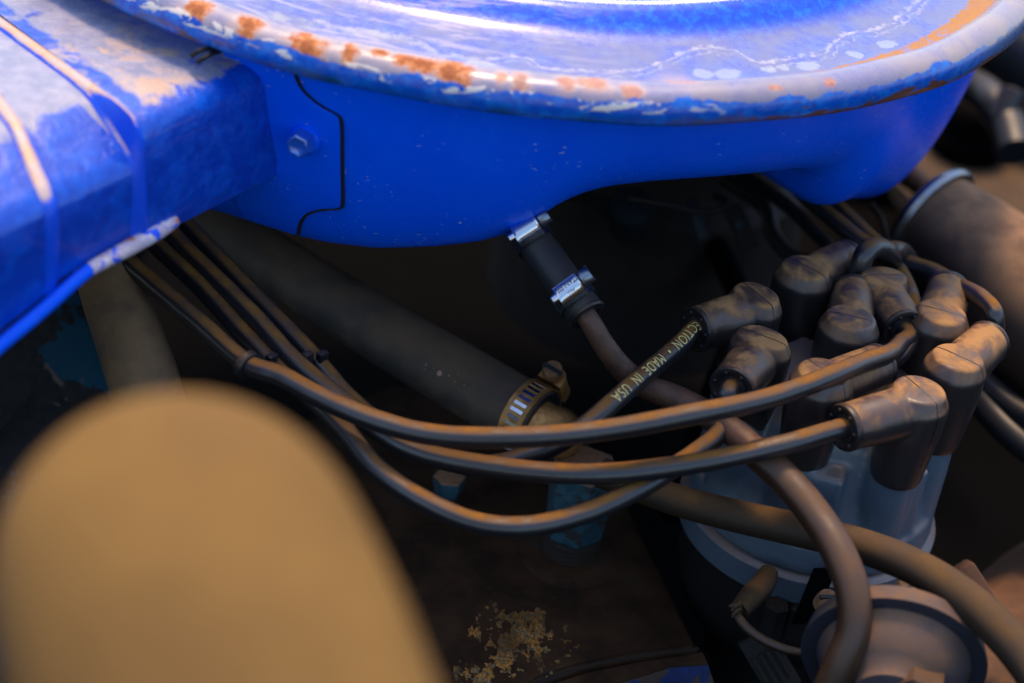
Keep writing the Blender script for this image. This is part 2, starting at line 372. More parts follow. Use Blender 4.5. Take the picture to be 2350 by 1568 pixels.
M = dict(
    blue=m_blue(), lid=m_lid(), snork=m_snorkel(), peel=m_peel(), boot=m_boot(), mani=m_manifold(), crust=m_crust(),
    cap=m_capplastic(),
    ridge=m_ridge(),
    boltblue=G('worn_blue_bolt').set(Base_Color=(0.02, 0.13, 0.60), Roughness=0.16, Specular_IOR_Level=0.9, Coat_Weight=0.8, Coat_Roughness=0.08, Metallic=0.25),
    gap=G('shadow_tar_black').set(Base_Color=(0.004, 0.005, 0.008), Roughness=0.8),  # flat black; along the plate edge it paints the shadow
    wire=dusty('dusty_black_cable', (0.014, 0.014, 0.016), 1.3, 0.30, (0.26, 0.118, 0.026), 1.2, 0.66, 0.99, 0.8, 0.7),
    wire2=dusty('grimy_black_cable', (0.016, 0.018, 0.020), 0.30, 0.32, (0.14, 0.10, 0.065), 0.8, 0.35, 1.0),
    collar=dusty('black_rubber_collar', (0.010, 0.011, 0.014), 0.22, 0.35),
    hose=dusty('old_heater_hose', (0.034, 0.031, 0.029), 0.9, 0.5, (0.19, 0.115, 0.058), 0.8, -0.3, 1.0, 0.5, 0.8, mott=(0.085, 0.064, 0.046)),
    hoseb=dusty('brown_dusty_hose', (0.026, 0.015, 0.008), 0.80, 0.6, (0.20, 0.112, 0.042), 0.7, 0.05, 0.95, 0.4, 0.9),
    newhose=dusty('clean_black_hose', (0.016, 0.018, 0.020), 0.10, 0.48, DUST, 1.0),
    tan=dusty('tan_dust_shaded', (0.075, 0.042, 0.014), 1.0, 0.45, (0.250, 0.147, 0.050), 0.11, -0.45, 1.0, 0.15, 0.1),  # dust, its top painted lighter and sides darker as light would fall
    tan2=dusty('dusty_elbow_rubber', (0.045, 0.024, 0.014), 1.1, 0.6, (0.40, 0.235, 0.125), 0.75, 0.10, 0.95, 0.6, 0.5),
    hoseleft=dusty('pale_brown_hose', (0.12, 0.075, 0.038), 0.8, 0.6, (0.34, 0.21, 0.10), 0.6, -0.5, 0.9, 0.3, 0.8, mott=(0.05, 0.035, 0.03)),
    copper=m_rusty('brown_weathered_tube', (0.060, 0.029, 0.016), (0.11, 0.052, 0.026), 0.55, 0.1, 2.0),
    copper2=dusty('reddish_brown_hose', (0.034, 0.018, 0.010), 0.62, 0.34, (0.19, 0.100, 0.048), 0.9, 0.0, 0.95, 0.6),
    chrome=m_metal('bright_stainless', (0.62, 0.66, 0.70), 0.16, 0.12),
    chromed=m_metal('dark_stainless', (0.22, 0.26, 0.30), 0.28, 0.15),
    brass=m_rusty('rusty_gold_band', (0.62, 0.32, 0.10), (0.36, 0.17, 0.05), 0.38, 0.6, 3.0),
    rustbolt=m_rusty('rusty_bolt', (0.28, 0.145, 0.05), (0.12, 0.06, 0.028), 0.7, 0.2, 4.0),
    slot=G('dark_slot').set(Base_Color=(0.008, 0.008, 0.010), Roughness=0.6),
    ink=G('yellow_print').set(Base_Color=(0.68, 0.56, 0.20), Roughness=0.6),
    etch=G('etched_lettering').set(Base_Color=(0.03, 0.02, 0.02), Roughness=0.5),
    teal=m_chips('blue_painted_fitting', (0.016, 0.048, 0.062), (0.030, 0.028, 0.025), 0.55, 1.2),
    tealtop=m_rusty('rust_tan_top', (0.30, 0.155, 0.07), (0.19, 0.09, 0.042), 0.8, 0.0, 5.0),
    block=m_chips('chipped_engine_paint', (0.012, 0.010, 0.008), (0.004, 0.055, 0.085), 0.56, 0.30),
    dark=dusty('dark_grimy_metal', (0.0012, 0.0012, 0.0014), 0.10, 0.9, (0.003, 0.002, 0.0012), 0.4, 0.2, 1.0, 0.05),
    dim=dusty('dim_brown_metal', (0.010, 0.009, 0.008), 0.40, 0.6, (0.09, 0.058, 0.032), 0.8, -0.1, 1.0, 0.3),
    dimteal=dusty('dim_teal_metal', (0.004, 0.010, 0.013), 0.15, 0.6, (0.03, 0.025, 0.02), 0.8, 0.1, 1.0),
    vac=dusty('dusty_slate_steel', (0.040, 0.040, 0.058), 0.9, 0.5, (0.27, 0.155, 0.085), 0.7, -0.25, 0.8, 0.5, 0.7, mott=(0.11, 0.062, 0.036)),
    vacrim=dusty('dark_slate_rim', (0.026, 0.027, 0.038), 0.9, 0.45, (0.25, 0.140, 0.070), 0.8, 0.15, 0.75, 0.5),
    carb=m_rusty('sooty_carburetor_casting', (0.014, 0.009, 0.006), (0.030, 0.018, 0.010), 0.8, 0.0, 0.7),
    sandmetal=dusty('sand_coated_bracket', (0.13, 0.070, 0.022), 0.9, 0.7, (0.33, 0.175, 0.045), 1.2, -0.3, 0.8),
    shelf=m_rusty('dusty_painted_shelf', (0.05, 0.028, 0.012), (0.12, 0.068, 0.028), 0.9, 0.0, 0.25),
    rustblk=m_rusty('rust_brown_casting', (0.075, 0.032, 0.013), (0.14, 0.062, 0.026), 0.8, 0.0, 0.7),
    blueedge=m_chips('blue_engine_paint', (0.002, 0.011, 0.060), (0.05, 0.028, 0.016), 0.52, 0.8),
    sandground=m_rusty('sandy_ground', (0.32, 0.24, 0.16), (0.38, 0.29, 0.20), 0.95, 0.0, 0.02),
)

# ------------------------------------------------------------------ object helpers
def tag(o, label=None, cat=None, group=None, kind=None):
    for k, v in (('label', label), ('category', cat), ('group', group), ('kind', kind)):
        if v: o[k] = v
    return o

def thing(name, label, cat, base, group=None):
    o = bpy.data.objects.new(name, None); COL.objects.link(o)
    o.location = W(base); o.empty_display_size = 0.01
    o['base'] = 0; del o['base']
    return tag(o, label, cat, group)

def link(name, me, mat, parent=None, loc=None, smooth=True, auto=None):
    me.materials.clear()
    for mm in (mat if isinstance(mat, (list, tuple)) else [mat]): me.materials.append(M[mm] if isinstance(mm, str) else mm)
    if smooth: me.polygons.foreach_set('use_smooth', [True] * len(me.polygons))
    if auto is not None: me.set_sharp_from_angle(angle=R_(auto))
    o = bpy.data.objects.new(name, me); COL.objects.link(o)
    if parent is not None: o.parent = parent
    return o

def root_loc(o):
    v = Vector((0, 0, 0))
    while o is not None: v = v + o.location; o = o.parent
    return v

def make(name, V, F, mat, parent=None, smooth=True, auto=35, origin=None, uv=None, mi=None):
    """verts in cm (scene frame). A part gets its parent's origin, a thing its own base."""
    V = np.asarray(V, float)
    if parent is None:
        if origin is None: origin = (V[:, 0].mean(), V[:, 1].mean(), V[:, 2].min())
        ow = np.array(W(origin))
    else:
        ow = np.array(root_loc(parent))
    vw = V * SC + np.array([0, 0, Z0 * SC]) - ow
    me = bpy.data.meshes.new(name); me.from_pydata(vw.tolist(), [], [tuple(int(i) for i in f) for f in F])
    if mi is not None: me.polygons.foreach_set('material_index', mi)
    bm = bmesh.new(); bm.from_mesh(me); bmesh.ops.recalc_face_normals(bm, faces=bm.faces); bm.to_mesh(me); bm.free()
    o = link(name, me, mat, parent, None, smooth, auto)
    if parent is None: o.location = Vector(ow)
    return o

class MB:
    def __init__(s): s.v = []; s.f = []
    def add(s, V, F):
        b = len(s.v); s.v += [tuple(map(float, p)) for p in V]; s.f += [tuple(int(i) + b for i in f) for f in F]; return s
    def build(s, name, mat, parent=None, **k): return make(name, s.v, s.f, mat, parent, **k)

def frame(ax, ref=(0, 0, 1)):
    a = np.asarray(ax, float); a = a / np.linalg.norm(a)
    r = np.asarray(ref, float)
    if abs(a @ r / np.linalg.norm(r)) > 0.97: r = np.array([1., 0, 0])
    x = np.cross(r, a); x /= np.linalg.norm(x); y = np.cross(a, x)
    return x, y, a

def grid_faces(n, k, closed=True, cap0=False, cap1=False):
    F = []
    for i in range(n - 1):
        for j in range(k if closed else k - 1):
            a = i * k + j; b = i * k + (j + 1) % k
            F.append((a, b, b + k, a + k))
    if cap0: F.append(tuple(range(k)))
    if cap1: F.append(tuple((n - 1) * k + j for j in range(k)))
    return F

def lathe(base, ax, prof, k=32, cap0=True, cap1=True, ref=(0, 0, 1), mod=None):
    """prof: list of (h, r) along axis ax from base"""
    x, y, a = frame(ax, ref); base = np.asarray(base, float); V = []
    for (h, r) in prof:
        for j in range(k):
            t = 2 * math.pi * j / k
            rr = r * (mod(t, h) if mod else 1)
            V.append(base + a * h + (x * math.cos(t) + y * math.sin(t)) * rr)
    return V, grid_faces(len(prof), k, True, cap0, cap1)

def box(c, ax, ay, az, hx, hy, hz, bev=0.0):
    c = np.asarray(c, float)
    bm = bmesh.new(); bmesh.ops.create_cube(bm, size=2)
    for v in bm.verts: v.co = (v.co.x * hx, v.co.y * hy, v.co.z * hz)
    if bev: bmesh.ops.bevel(bm, geom=list(bm.edges), offset=bev, segments=2, affect='EDGES', profile=0.5)
    bm.verts.ensure_lookup_table(); bm.verts.index_update()
    V = [c + np.asarray(ax) * v.co.x + np.asarray(ay) * v.co.y + np.asarray(az) * v.co.z for v in bm.verts]
    F = [tuple(v.index for v in f.verts) for f in bm.faces]; bm.free(); return V, F

def catmull(P, n=10):
    P = np.asarray(P, float)
    Q = np.vstack([2 * P[0] - P[1], P, 2 * P[-1] - P[-2]]); out = []
    d = P.shape[1]
    for i in range(1, len(Q) - 2):
        p0, p1, p2, p3 = Q[i - 1], Q[i], Q[i + 1], Q[i + 2]
        def tj(ti, a, b): return ti + max(np.linalg.norm((b - a)[:3]), 1e-6) ** 0.5
        t0 = 0; t1 = tj(t0, p0, p1); t2 = tj(t1, p1, p2); t3 = tj(t2, p2, p3)
        for t in np.linspace(t1, t2, n, endpoint=False):
            a1 = (t1 - t) / (t1 - t0) * p0 + (t - t0) / (t1 - t0) * p1
            a2 = (t2 - t) / (t2 - t1) * p1 + (t - t1) / (t2 - t1) * p2
            a3 = (t3 - t) / (t3 - t2) * p2 + (t - t2) / (t3 - t2) * p3
            b1 = (t2 - t) / (t2 - t0) * a1 + (t - t0) / (t2 - t0) * a2
            b2 = (t3 - t) / (t3 - t1) * a2 + (t - t1) / (t3 - t1) * a3
            out.append((t2 - t) / (t2 - t1) * b1 + (t - t1) / (t2 - t1) * b2)
    out.append(P[-1]); return np.array(out)

def sweep(P, r, k=18, n=10, round_end=False):
    """tube along control points P (cm); r number or list per control point"""
    P = np.asarray(P, float)
    rr = np.full(len(P), r, float) if np.isscalar(r) else np.asarray(r, float)
    S = catmull(np.hstack([P, rr[:, None]]), n)
    C, Rr = S[:, :3], S[:, 3]
    T = np.gradient(C, axis=0); T /= np.linalg.norm(T, axis=1)[:, None]
    x = np.cross(T[0], [0, 0, 1.]); 
    if np.linalg.norm(x) < 0.1: x = np.cross(T[0], [1., 0, 0])
    x /= np.linalg.norm(x); V = []; fr = []
    for i in range(len(C)):
        x = x - T[i] * (x @ T[i]); x /= np.linalg.norm(x); y = np.cross(T[i], x); fr.append((x.copy(), y))
        for j in range(k):
            t = 2 * math.pi * j / k
            V.append(C[i] + (x * math.cos(t) + y * math.sin(t)) * Rr[i])
    return V, grid_faces(len(C), k, True, True, True), C, T, Rr

def remeshed(V, F, voxel, smooth_it=4):
    me = bpy.data.meshes.new('tmp'); me.from_pydata([tuple(map(float, v)) for v in V], [], F)
    bm = bmesh.new(); bm.from_mesh(me); bmesh.ops.recalc_face_normals(bm, faces=bm.faces); bm.to_mesh(me); bm.free()
    o = bpy.data.objects.new('tmp', me); COL.objects.link(o)
    mo = o.modifiers.new('r', 'REMESH'); mo.mode = 'VOXEL'; mo.voxel_size = voxel
    sm = o.modifiers.new('s', 'SMOOTH'); sm.factor = 0.5; sm.iterations = smooth_it
    dg = bpy.context.evaluated_depsgraph_get(); ev = o.evaluated_get(dg)
    m2 = bpy.data.meshes.new_from_object(ev)
    V2 = np.array([v.co[:] for v in m2.vertices]); F2 = [tuple(p.vertices) for p in m2.polygons]
    bpy.data.objects.remove(o); bpy.data.meshes.remove(me); bpy.data.meshes.remove(m2)
    return V2, F2

def text_flat(s, size, spacing=1.0, cuts=6):
    cu = bpy.data.curves.new('t', 'FONT'); cu.body = s; cu.size = size; cu.space_character = spacing
    cu.resolution_u = 3; cu.align_x = 'LEFT'
    o = bpy.data.objects.new('t', cu); COL.objects.link(o)
    dg = bpy.context.evaluated_depsgraph_get(); me = bpy.data.meshes.new_from_object(o.evaluated_get(dg))
    bm = bmesh.new(); bm.from_mesh(me)
    bmesh.ops.remove_doubles(bm, verts=bm.verts, dist=1e-5)
    ys = [v.co.y for v in bm.verts]; y0, y1 = min(ys), max(ys)
    for i in range(1, cuts):
        bmesh.ops.bisect_plane(bm, geom=list(bm.verts) + list(bm.edges) + list(bm.faces),
                               plane_co=(0, y0 + (y1 - y0) * i / cuts, 0), plane_no=(0, 1, 0))
    bm.verts.index_update()
    V = np.array([v.co[:] for v in bm.verts]); F = [tuple(v.index for v in f.verts) for f in bm.faces]
    bm.free(); bpy.data.objects.remove(o); bpy.data.curves.remove(cu); bpy.data.meshes.remove(me)
    return V, F

def pts(L): return [at(*p) for p in L]

# ================================================================== the setting
def setting():
    k = 60
    make('ground', [(-6000, -6000, -Z0), (6000, -6000, -Z0), (6000, 6000, -Z0), (-6000, 6000, -Z0)], [(0, 1, 2, 3)], 'sandground')['kind'] = 'structure'
    b = MB()
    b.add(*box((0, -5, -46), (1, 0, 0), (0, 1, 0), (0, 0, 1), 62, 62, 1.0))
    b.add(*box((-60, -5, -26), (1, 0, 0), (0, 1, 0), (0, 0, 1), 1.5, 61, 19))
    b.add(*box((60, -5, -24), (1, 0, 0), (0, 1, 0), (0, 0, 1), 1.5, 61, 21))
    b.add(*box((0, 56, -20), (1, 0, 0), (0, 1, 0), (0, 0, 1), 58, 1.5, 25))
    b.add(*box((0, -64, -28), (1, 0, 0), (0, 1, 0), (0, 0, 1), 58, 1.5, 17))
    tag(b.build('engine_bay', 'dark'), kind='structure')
setting()

# ================================================================== air cleaner
OUT_LO = [(300, 500), (430, 470), (520, 490), (600, 516), (690, 543), (760, 558), (870, 570), (1000, 565), (1100, 553), (1180, 533), (1230, 503),
          (1270, 474), (1330, 444), (1400, 426), (1500, 415), (1600, 408), (1700, 400), (1790, 391), (1830, 398), (1870, 420), (1920, 441),
          (1960, 451), (2000, 457), (2040, 453), (2080, 438), (2110, 413), (2140, 378), (2170, 325), (2200, 265), (2225, 205), (2240, 165), (2262, 90), (2300, -60)]
OUT_HI = [q for q in OUT_LO if q[0] <= 1790] + [(1830, 386), (1900, 390), (1960, 400), (2050, 430), (2300, 560)]
OUT_LB = [(1500, 700), (1880, 520), (1925, 462), (1960, 453)] + [q for q in OUT_LO if q[0] >= 2000]
lo_x, lo_y = zip(*OUT_LO); hi_x, hi_y = zip(*OUT_HI); lb_x, lb_y = zip(*OUT_LB)

def hprof(phi, D, a, p=2.3, n=14, r0=18.35):
    P = []
    for s in np.linspace(0, 1, n):
        s2 = 1 - (1 - s) ** 1.7
        r = r0 - 0.7 * s2 - a * (1 - max(0, 1 - s2 ** p) ** (1 / p))
        P.append((r * math.cos(phi), r * math.sin(phi), -D * s2))
    return P

def excess(P, X, Y):
    return max(pr(q)[1] - np.interp(pr(q)[0], X, Y) for q in P[int(len(P) * 0.45):])

def solve_D(phi, a, X, Y):
    l, h = 1.0, 14.0
    for _ in range(26):
        mid = (l + h) / 2
        if excess(hprof(phi, mid, a), X, Y) > 0: h = mid
        else: l = mid
    return (l + h) / 2

def sstep(x, a, b):
    t = min(1, max(0, (x - a) / (b - a))); return t * t * (3 - 2 * t)

def build_air_cleaner():
    t = thing('air_cleaner', 'blue enamelled round air cleaner with rusty weathered lid above the engine', 'air cleaner', (0, 0, -6))
    # lid
    prof = [(17.6, -0.05), (18.6, -0.05), (19.35, -0.04), (19.5, 0.0), (19.56, 0.12), (19.6, 0.35), (19.58, 0.58), (19.48, 0.78), (19.3, 0.93), (19.05, 1.02), (18.8, 1.03),
            (18.6, 0.97), (18.42, 0.84), (18.3, 0.70), (18.15, 0.62), (17.9, 0.60), (17.4, 0.63), (16.8, 0.68), (16.1, 0.74), (15.7, 0.80), (15.4, 0.93),
            (15.1, 1.14), (14.85, 1.34), (14.6, 1.46), (14.35, 1.48), (14.0, 1.44), (13.6, 1.38), (12.5, 1.3), (10, 1.3), (6, 1.35), (2, 1.4), (0.3, 1.4)]
    k = 260; V = []
    for (r, z) in prof:
        for j in range(k):
            a = 2 * math.pi * j / k
            w = 0.03 * math.sin(3 * a + 1) + 0.02 * math.sin(11 * a) + (0.02 * math.sin(23 * a + 2) if r > 18 else 0.0)
            V.append((r * math.cos(a), r * math.sin(a), z + w * (1 if r > 15 else 0.5)))
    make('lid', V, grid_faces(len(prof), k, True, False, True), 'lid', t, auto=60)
    # housing bowl
    n_phi = 240; cols = []
    f0, f1 = R_(-127), R_(-17)
    cache = {}
    for j in range(n_phi):
        phi = -math.pi + 2 * math.pi * j / n_phi
        ph = min(max(phi, f0), f1)
        a = 2.0 + 0.8 * sstep(math.degrees(ph), -60, -40)
        if ph not in cache:
            dg_ = math.degrees(ph)
            if dg_ < -36: D = solve_D(ph, a, hi_x, hi_y)
            else: D = solve_D(ph, a, lb_x, lb_y)
            if -43.5 < dg_ < -35:       # the lobe starts with a steep wall facing left
                k_ = sstep(dg_, -43, -36)
                D = solve_D(ph, a, hi_x, hi_y) * (1 - k_) + solve_D(R_(-35.0), a, lb_x, lb_y) * k_
            cache[ph] = (D,)
        D = cache[ph][0]
        P = hprof(ph, D, a, n=28)
        if phi != ph:
            P = [(math.hypot(q[0], q[1]) * math.cos(phi), math.hypot(q[0], q[1]) * math.sin(phi), q[2]) for q in P]
        re = math.hypot(P[-1][0], P[-1][1]); z = P[-1][2]
        P.append((min(re - 2, 12) * math.cos(phi), min(re - 2, 12) * math.sin(phi), z + 0.3))
        P.append((7 * math.cos(phi), 7 * math.sin(phi), -5.0))
        cols.append(P)
    n = len(cols[0]); V = [cols[j][i] for i in range(n) for j in range(n_phi)]
    make('housing', V, grid_faces(n, n_phi, True, False, True), 'blue', t, auto=75)
    # ---- mounting plate on the wall, with the snorkel
    def wall_hit(x, y, off=0.0):
        v = ray(x, y); l, h = 40.0, 70.0
        for d in np.linspace(50, 66, 600):
            q = CAM + d * v
            phi = math.atan2(q[1], q[0]); r = math.hypot(q[0], q[1])
            ph = min(max(phi, f0), f1); a = 2.0 + 0.8 * sstep(math.degrees(ph), -60, -40)
            key = min(cache, key=lambda kk: abs(kk - ph)); D = cache[key][0]
            s2 = min(1, max(0, -q[2] / D)); rw = 18.35 - 0.7 * s2 - a * (1 - max(0, 1 - s2 ** 2.3) ** (1 / 2.3))
            if r <= rw + off: return phi, q[2], rw, q
        return phi, q[2], rw, q
    edge = [(668, 150), (677, 167), (691, 198), (716, 223), (740, 240), (762, 252), (774, 259), (780, 268), (783, 288), (784, 350), (785, 410), (785, 462), (783, 471), (776, 474), (755, 475), (738, 477), (720, 481), (706, 487), (697, 495), (690, 506), (686, 520), (684, 534)]
    E2 = catmull(np.array(edge, float), 3)
    rows = []
    for (x, y) in E2:
        ph, z, rw, q = wall_hit(x, y); rows.append((ph, z))
    nc = 16; V = []; off = 0.13
    def rwall(ph, z):
        phc = min(max(ph, f0), f1); a = 2.0 + 0.8 * sstep(math.degrees(phc), -60, -40)
        key = min(cache, key=lambda kk: abs(kk - phc)); D = cache[key][0]
        s2 = min(0.999, max(0, -z / D)); return 18.35 - 0.7 * s2 - a * (1 - max(0, 1 - s2 ** 2.3) ** (1 / 2.3))
    pl = R_(-112)
    for (ph, z) in rows:
        for c in range(nc):
            u = c / (nc - 1); p = pl + (ph - pl) * u; r = rwall(p, z) + off
            if c == nc - 1: r -= 0.02
            V.append((r * math.cos(p), r * math.sin(p), z))
    F = grid_faces(len(rows), nc, False)
    make('mounting_plate', V, F, 'blue', t, auto=60)
    # dark strip drawn for the shadow at the plate's edge
    V = []
    for (ph, z) in rows:
        for o2, dp in ((off - 0.015, 0.0), (off + 0.005, 0.0035), (0.02, 0.0055)):
            r = rwall(ph + dp, z) + o2; V.append((r * math.cos(ph + dp), r * math.sin(ph + dp), z - (0.04 if dp else 0)))
    make('plate_shadow', V, grid_faces(len(rows), 3, False), 'gap', t, auto=60)
    # bolt
    ph, z, rw, q = wall_hit(706, 315)
    ax = np.array([math.cos(ph), math.sin(ph), 0.06]); b = np.array([(rw + off) * math.cos(ph), (rw + off) * math.sin(ph), z])
    bo = make('bolt', *lathe(b - ax * 0.1, ax, [(0, 0.46), (0.16, 0.5), (0.22, 0.48), (0.30, 0.40)], 28), 'blue', t, auto=40)
    V, F = lathe(b + ax * 0.15, ax, [(0, 0.42), (0.38, 0.42), (0.48, 0.37), (0.50, 0.30), (0.47, 0.25)], 6, ref=(0.25, 0, 1))
    make('hex_head', V, F, 'boltblue', bo, smooth=False)
    # ---- snorkel
    O = np.array([-5.83, -17.73, 0]); u = np.array([-0.503, -0.864, 0]); nn = np.array([0.864, -0.503, 0])
    def st(tt, sk, L): # L: list of (m, z)
        return [O + u * (tt + sk * mm) + nn * mm + np.array([0, 0, z]) for mm, z in L]
    def right(dz=0.0, g=0.0): return [(-13, -0.62 + dz), (-7, -0.66 + dz), (-2.4, -0.68 + dz), (-0.9, -0.72 + dz), (-0.42 + g, -0.80 + dz), (-0.12 + g, -0.98 + dz * .7), (0.06 + g, -1.3), (0.14 + g, -1.9), (0.24 + g, -2.9), (0.34 + g, -3.9), (0.25 + g, -4.45), (-0.3, -4.75), (-4, -4.9), (-13, -4.9)]
    def left(dz=0.0, g=0.0, zb=-4.3): return [(-13, -0.60 + dz), (-7, -0.64 + dz), (-3.0, -0.70 + dz), (-2.35 + g, -0.76 + dz), (-1.9 + g, -0.90 + dz), (-0.5 + g, -1.62 + dz), (0.02 + g, -1.92 + dz * .6), (0.12 + g, -2.25), (0.16 + g, -2.9), (0.12 + g, -3.6), (0.1 + g, zb), (-0.3, zb - 0.2), (-4, zb - 0.3), (-13, zb - 0.3)]
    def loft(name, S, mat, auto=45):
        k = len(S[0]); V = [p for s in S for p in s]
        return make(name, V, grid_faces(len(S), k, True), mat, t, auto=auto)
    sk = 0.20
    lip = lambda L, dz, dm: [(m_ + (dm if m_ > -3 else 0), z_ + dz * (1 if i < 5 else 0.5 if i < 7 else 0)) for i, (m_, z_) in enumerate(L)]
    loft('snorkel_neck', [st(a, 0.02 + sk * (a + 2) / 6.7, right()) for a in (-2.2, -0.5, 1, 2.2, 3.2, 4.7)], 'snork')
    loft('snorkel_seam', [st(4.66, sk, right(-0.3, -0.25)), st(4.68, sk, right(0.0, 0.03)), st(4.74, sk, lip(right(), 0.10, 0.06)), st(4.86, sk, lip(right(), 0.15, 0.08)), st(5.0, sk, lip(left(), 0.15, 0.08)), st(5.1, sk, lip(left(), 0.08, 0.05)), st(5.16, sk, left(-0.02, 0.0)), st(5.18, sk, left(-0.3, -0.2))], 'ridge', 50)
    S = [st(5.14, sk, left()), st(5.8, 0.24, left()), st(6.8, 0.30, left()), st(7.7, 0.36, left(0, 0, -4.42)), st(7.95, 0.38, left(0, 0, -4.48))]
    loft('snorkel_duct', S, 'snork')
    loft('snorkel_seam', [st(7.86, 0.38, left(-0.3, -0.2, -4.5)), st(7.90, 0.38, left(0.0, 0.02, -4.5)), st(7.98, 0.38, lip(left(0, 0, -4.52), 0.10, 0.06)), st(8.12, 0.38, lip(left(0, 0, -4.58), 0.13, 0.09)), st(8.26, 0.38, lip(left(0, 0, -4.64), 0.11, 0.08)), st(8.4, 0.38, left(0.0, 0.03, -4.7)), st(8.42, 0.38, left(-0.3, -0.2, -4.7))], 'ridge', 50)
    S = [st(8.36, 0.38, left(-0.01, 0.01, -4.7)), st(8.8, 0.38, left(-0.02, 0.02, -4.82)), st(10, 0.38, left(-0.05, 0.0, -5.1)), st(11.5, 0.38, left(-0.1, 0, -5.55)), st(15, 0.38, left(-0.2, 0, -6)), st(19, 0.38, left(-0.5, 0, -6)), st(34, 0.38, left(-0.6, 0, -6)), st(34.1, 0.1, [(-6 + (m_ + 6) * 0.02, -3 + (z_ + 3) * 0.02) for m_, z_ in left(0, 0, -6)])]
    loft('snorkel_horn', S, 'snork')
    P1 = [O + u * a + nn * mm + np.array([0, 0, z]) for a, mm, z in ((3.55, 0.28, -4.22), (4.2, 0.32, -4.25), (5.2, 0.33, -4.3), (6.2, 0.34, -4.32), (7.0, 0.34, -4.36))]
    V, F, *_ = sweep(P1, [0.19, 0.24, 0.24, 0.22, 0.2], 12, 6); make('peeled_flange', V, F, 'peel', t)
    P2 = [O + u * a + nn * mm + np.array([0, 0, z]) for a, mm, z in ((6.9, 0.32, -4.36), (7.6, 0.36, -4.5), (8.8, 0.4, -4.86), (10.2, 0.42, -5.22), (11.5, 0.42, -5.6), (15, 0.42, -6.1), (34, -0.1, -6.1))]
    V, F, *_ = sweep(P2, 0.2, 12, 6); make('lower_flange', V, F, 'blue', t)
    # little wire clip poking from under the lid
    V, F, *_ = sweep([at(440, 128, 57.2), at(455, 118, 57.0), at(478, 112, 57.3), at(500, 120, 57.9)], 0.07, 10); make('lid_clip', V, F, 'gap', t)
    V, F, *_ = sweep([at(452, 143, 57.0), at(468, 134, 56.9), at(490, 122, 57.4), at(505, 118, 58.0)], 0.07, 10); make('lid_clip', V, F, 'gap', t)
    # drain nipple under the bowl, the breather hose pushes on it
    a0, a1 = at(1190, 505, 62.4), at(1235, 560, 61.6)
    make('breather_nipple', *lathe(a0, a1 - a0, [(-1.5, 0.45), (0, 0.45), (np.linalg.norm(a1 - a0), 0.45)], 24), 'dimteal', t)
build_air_cleaner()

